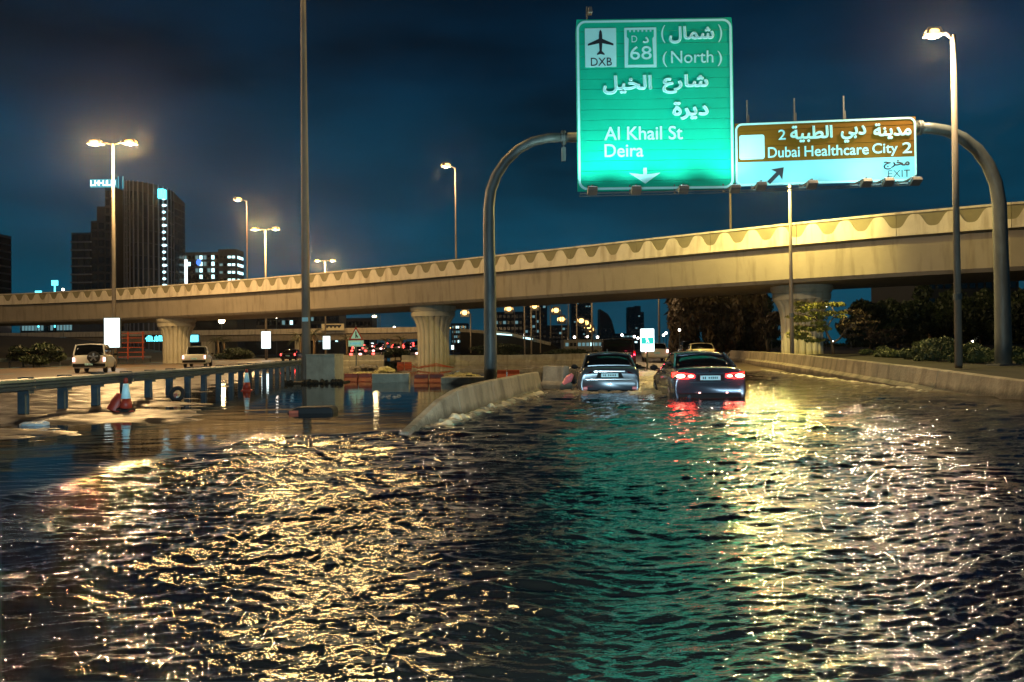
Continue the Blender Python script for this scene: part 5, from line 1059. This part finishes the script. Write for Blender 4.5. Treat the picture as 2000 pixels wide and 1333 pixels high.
# weeping tree: hanging curtains of leaves
D = 84; rs = random.Random(21); bl = []
for k in range(40):
    px = rs.uniform(1312, 1490); x = xx(px, D); y = D + rs.uniform(-4, 4); zt = rs.uniform(6.5, 8.6); edge = 1 - abs((px - 1400) / 95) ** 2
    ln = rs.uniform(1.6, 3.4); bl.append((x, y, zt - ln * .6, rs.uniform(.45, .9), .8, ln)); bl.append((x, y, max(1.3, zt - ln * 1.8), rs.uniform(.35, .7), .7, ln * .6))
tree('weeping_tree', 'big weeping tree with brown hanging foliage under the flyover right of the white board', (xx(1400, D), D, 0), 8, bl, 15000, .30, 'leaf_brown', 5, .45, droop=1.4)
ptree('dark_tree', 'dense dark tree just right of the weeping tree', 1425, 1512, 553, 92, 0, 'leaf_dark', 31, 7000, .35, 18, low=.12)
ptree('small_tree', 'thin brownish tree left of the right hand pier', 1468, 1535, 606, 74, .4, 'leaf_brown', 32, 1800, .22, 10, low=.35)
# thorn tree with forked pale stems
D = 45; bx = P(1628, 690, D); zb = .75; t = thing('thorn_tree', 'small spreading thorn tree with forked pale stems in front of the right hand pier', 'tree', (bx.x, D, zb)); mb = MB(); rs = random.Random(6)
def PP(px, py, dy=0): q = P(px, py, D + dy); return q
for pl_, r0 in (([(1628, 692), (1624, 668), (1612, 645), (1598, 628), (1590, 612)], .085), ([(1624, 672), (1640, 662), (1652, 650), (1658, 632)], .06), ([(1612, 645), (1622, 628), (1632, 616), (1625, 600)], .045), ([(1598, 628), (1580, 618), (1560, 612)], .035), ([(1640, 662), (1650, 645), (1668, 636), (1685, 628)], .04), ([(1612, 645), (1595, 640), (1572, 636)], .03), ([(1652, 650), (1645, 632), (1650, 618)], .03), ([(1590, 612), (1575, 602), (1556, 598)], .025), ([(1590, 612), (1605, 600), (1618, 592)], .025)):
    dy = rs.uniform(-.8, .8); mb.tube([PP(a, b, dy * i / len(pl_)) for i, (a, b) in enumerate(pl_)], [r0 * (1 - .15 * i) for i in range(len(pl_))], 7)
mk('trunk', mb, 'bark', t, True)
def layer(cx, cy, w, hgt, dy): q = PP(cx, cy, dy); s = D / FPX; return (q.x, q.y, q.z, w * s, w * s * .8, hgt * s)
bl = [layer(rs.uniform(1548, 1612), rs.uniform(592, 668), rs.uniform(10, 22), rs.uniform(2.2, 4.5), rs.uniform(-.9, .9)) for _ in range(26)] + [layer(rs.uniform(1585, 1645), rs.uniform(592, 622), rs.uniform(10, 20), 2.5, rs.uniform(-.9, .9)) for _ in range(10)]
V, F = leaves(crown_pts(bl, 5200, 3, .1), .11, 4, .2, .2); o = npmesh('crown', V - np.array([bx.x, D, zb]), F, 'leaf_olive', smooth=False); o.parent = t
bl = [layer(rs.uniform(1635, 1700), rs.uniform(606, 660), rs.uniform(10, 20), rs.uniform(1.5, 3.5), rs.uniform(-.5, 1.5)) for _ in range(16)]
V, F = leaves(crown_pts(bl, 2200, 5, .1), .11, 6, .2, .2); o = npmesh('crown', V - np.array([bx.x, D, zb]), F, 'leaf_brown', smooth=False); o.parent = t
DK = 'dark trees crowding behind the right hand wall'
for i, (a, b, tp, D, lab) in enumerate(((1648, 1745, 590, 70, 'low flat topped dark tree right of the thorn tree'), (1712, 1800, 575, 78, 'dark tree rising between the thorn tree and the flat roofed building'), (1765, 1880, 545, 82, 'tallest dark tree below the shadowed flyover, left of the right lamp post'), (1860, 1970, 560, 74, 'dark tree between the right lamp post and the right gantry leg'), (1935, 2090, 552, 70, 'dark tree cut by the right edge of the picture'))):
    ptree('dark_tree', lab, a, b, tp, D, .3, 'leaf_dark', 40 + i, 6500, .30, 18, low=.12, group=DK)
ptree('dark_tree', 'bare looking spindly tree in front of the dark trees right of the thorn tree', 1690, 1760, 640, 60, .4, 'leaf_brown', 50, 700, .14, 8, low=.4, trunk=.1)
# hedge shrubs behind the wall
hs_ = [(1700, 688, 44, 24, 9), (1745, 690, 40, 38, 16), (1790, 693, 36, 34, 20), (1835, 692, 33, 42, 28), (1885, 697, 31, 36, 22), (1925, 700, 30, 30, 18), (1990, 706, 28, 34, 20), (2050, 712, 26, 40, 20)]
for i, (px, py, D, w, h) in enumerate(hs_):
    s = D / FPX; q = P(px, py, D); zb = .75; bl = blobs_for((q.x, D, zb + h * s * .45), w * s * .95, h * s * 1.05, 14, 60 + i)
    tree('shrub', ['low shrub at the left end of the hedge behind the right wall', 'second shrub from the left in the hedge behind the right wall', 'third shrub from the left in the hedge behind the right wall', 'largest rounded shrub in the middle of the hedge', 'shrub in the hedge left of the right lamp post', 'shrub in the hedge between the right lamp post and the gantry leg', 'shrub just right of the right gantry leg', 'shrub beyond the right edge'][i], (q.x, D, zb - .1), h * s, bl, 5200, .07, 'leaf_hedge', 70 + i, .04, cat='shrub', group='shrubs in the hedge behind the right wall')
# palms and bushes by the left carriageway
def palm(label, px, pytop, D, seed, zb=.1, fr_=16, L_=None):
    zt = zz(px, pytop, D); x = xx(px, D); t = thing('palm_tree', label, 'palm tree', (x, D, zb), 'date palms beside the far carriageway'); rs = random.Random(seed); h = (zt - zb) * .72; mk('trunk', MB().tube([Vector((x, D, zb - .2)), Vector((x + .1, D, zb + h * .5)), Vector((x, D, zb + h))], [.28, .22, .2], 9), 'bark', t, True)
    L_ = L_ or (zt - zb) * .42
    for k in range(fr_):
        a = 2 * math.pi * k / fr_ + rs.uniform(-.2, .2); el = rs.uniform(.1, 1.2); mb = MB(); p0 = Vector((x, D, zb + h)); prev = None
        for j in range(9):
            f = j / 8; r = L_ * f * math.cos(el * (1 - f * .6)) ; z = L_ * (math.sin(el) * f - .75 * f * f * (1.3 - el * .5)); c = p0 + Vector((r * math.cos(a), r * math.sin(a), z)); w = L_ * .16 * math.sin(math.pi * min(1, f * .9 + .1)) + .02; s = Vector((-math.sin(a), math.cos(a), 0)); cur = (c, w, s)
            if prev:
                for q_ in range(2):
                    for sg in (-1, 1):
                        b0_ = prev[0].lerp(c, q_ * .5); b1_ = prev[0].lerp(c, q_ * .5 + .3); tip = b1_ + s * sg * w + (c - prev[0]) * .6 - Vector((0, 0, w * .5)); mb.add([b0_, b1_, tip], [(0, 1, 2)])
                mb.beam(prev[0], c, .05, .04)
            prev = cur
        mk('frond', mb, 'leaf_palm', t)
for px, py, D, lab in ((424, 650, 150, 'left palm of the two beside the left pier'), (436, 655, 160, 'right palm of the two beside the left pier'), (585, 640, 130, 'palm just left of the tall mast'), (612, 636, 125, 'palm just right of the tall mast'), (676, 648, 140, 'palm behind the merge sign'), (752, 655, 170, 'palm below the dazzling lamps'), (782, 650, 165, 'palm just left of the fluted pier')): palm(lab, px, py, D, int(px))
def bush(px0, px1, pyt, D, lab, seed, zb=0, m='leaf_dark'):
    xa, xb = xx(px0, D), xx(px1, D); zt = zz(px0, pyt, D); bl = blobs_for(((xa + xb) / 2, D, (zt + zb) / 2), (xb - xa) / 2, (zt - zb) / 2, 14, seed, 2.0); tree('bush', lab, ((xa + xb) / 2, D, zb), zt - zb, bl, 3000, .22, m, seed, .08, cat='bush')
bush(415, 500, 682, 125, 'dark bushes at the foot of the palms right of the left pier', 80); bush(925, 1060, 672, 120, 'dark bushes right of the thick gantry leg', 81); bush(20, 110, 672, 72, 'dark bushes on the bank at the left', 82, .2); bush(740, 800, 678, 110, 'dark bush left of the fluted pier', 83); bush(1060, 1180, 682, 110, 'dark bushes behind the yellow lit median wall', 84)
bush(1300, 1420, 668, 96, 'dark thicket under the left half of the weeping tree', 85, .2); bush(1400, 1540, 655, 98, 'dark thicket under the right half of the weeping tree', 86, .2)
bush(1640, 1800, 635, 92, 'dark thicket behind the thorn tree', 87, .2); bush(1780, 1960, 630, 90, 'dark thicket behind the right lamp post', 88, .2); bush(1930, 2120, 630, 86, 'dark thicket behind the right gantry leg', 89, .2); bush(1500, 1680, 662, 110, 'low dark thicket behind the right hand pier', 90, .2)
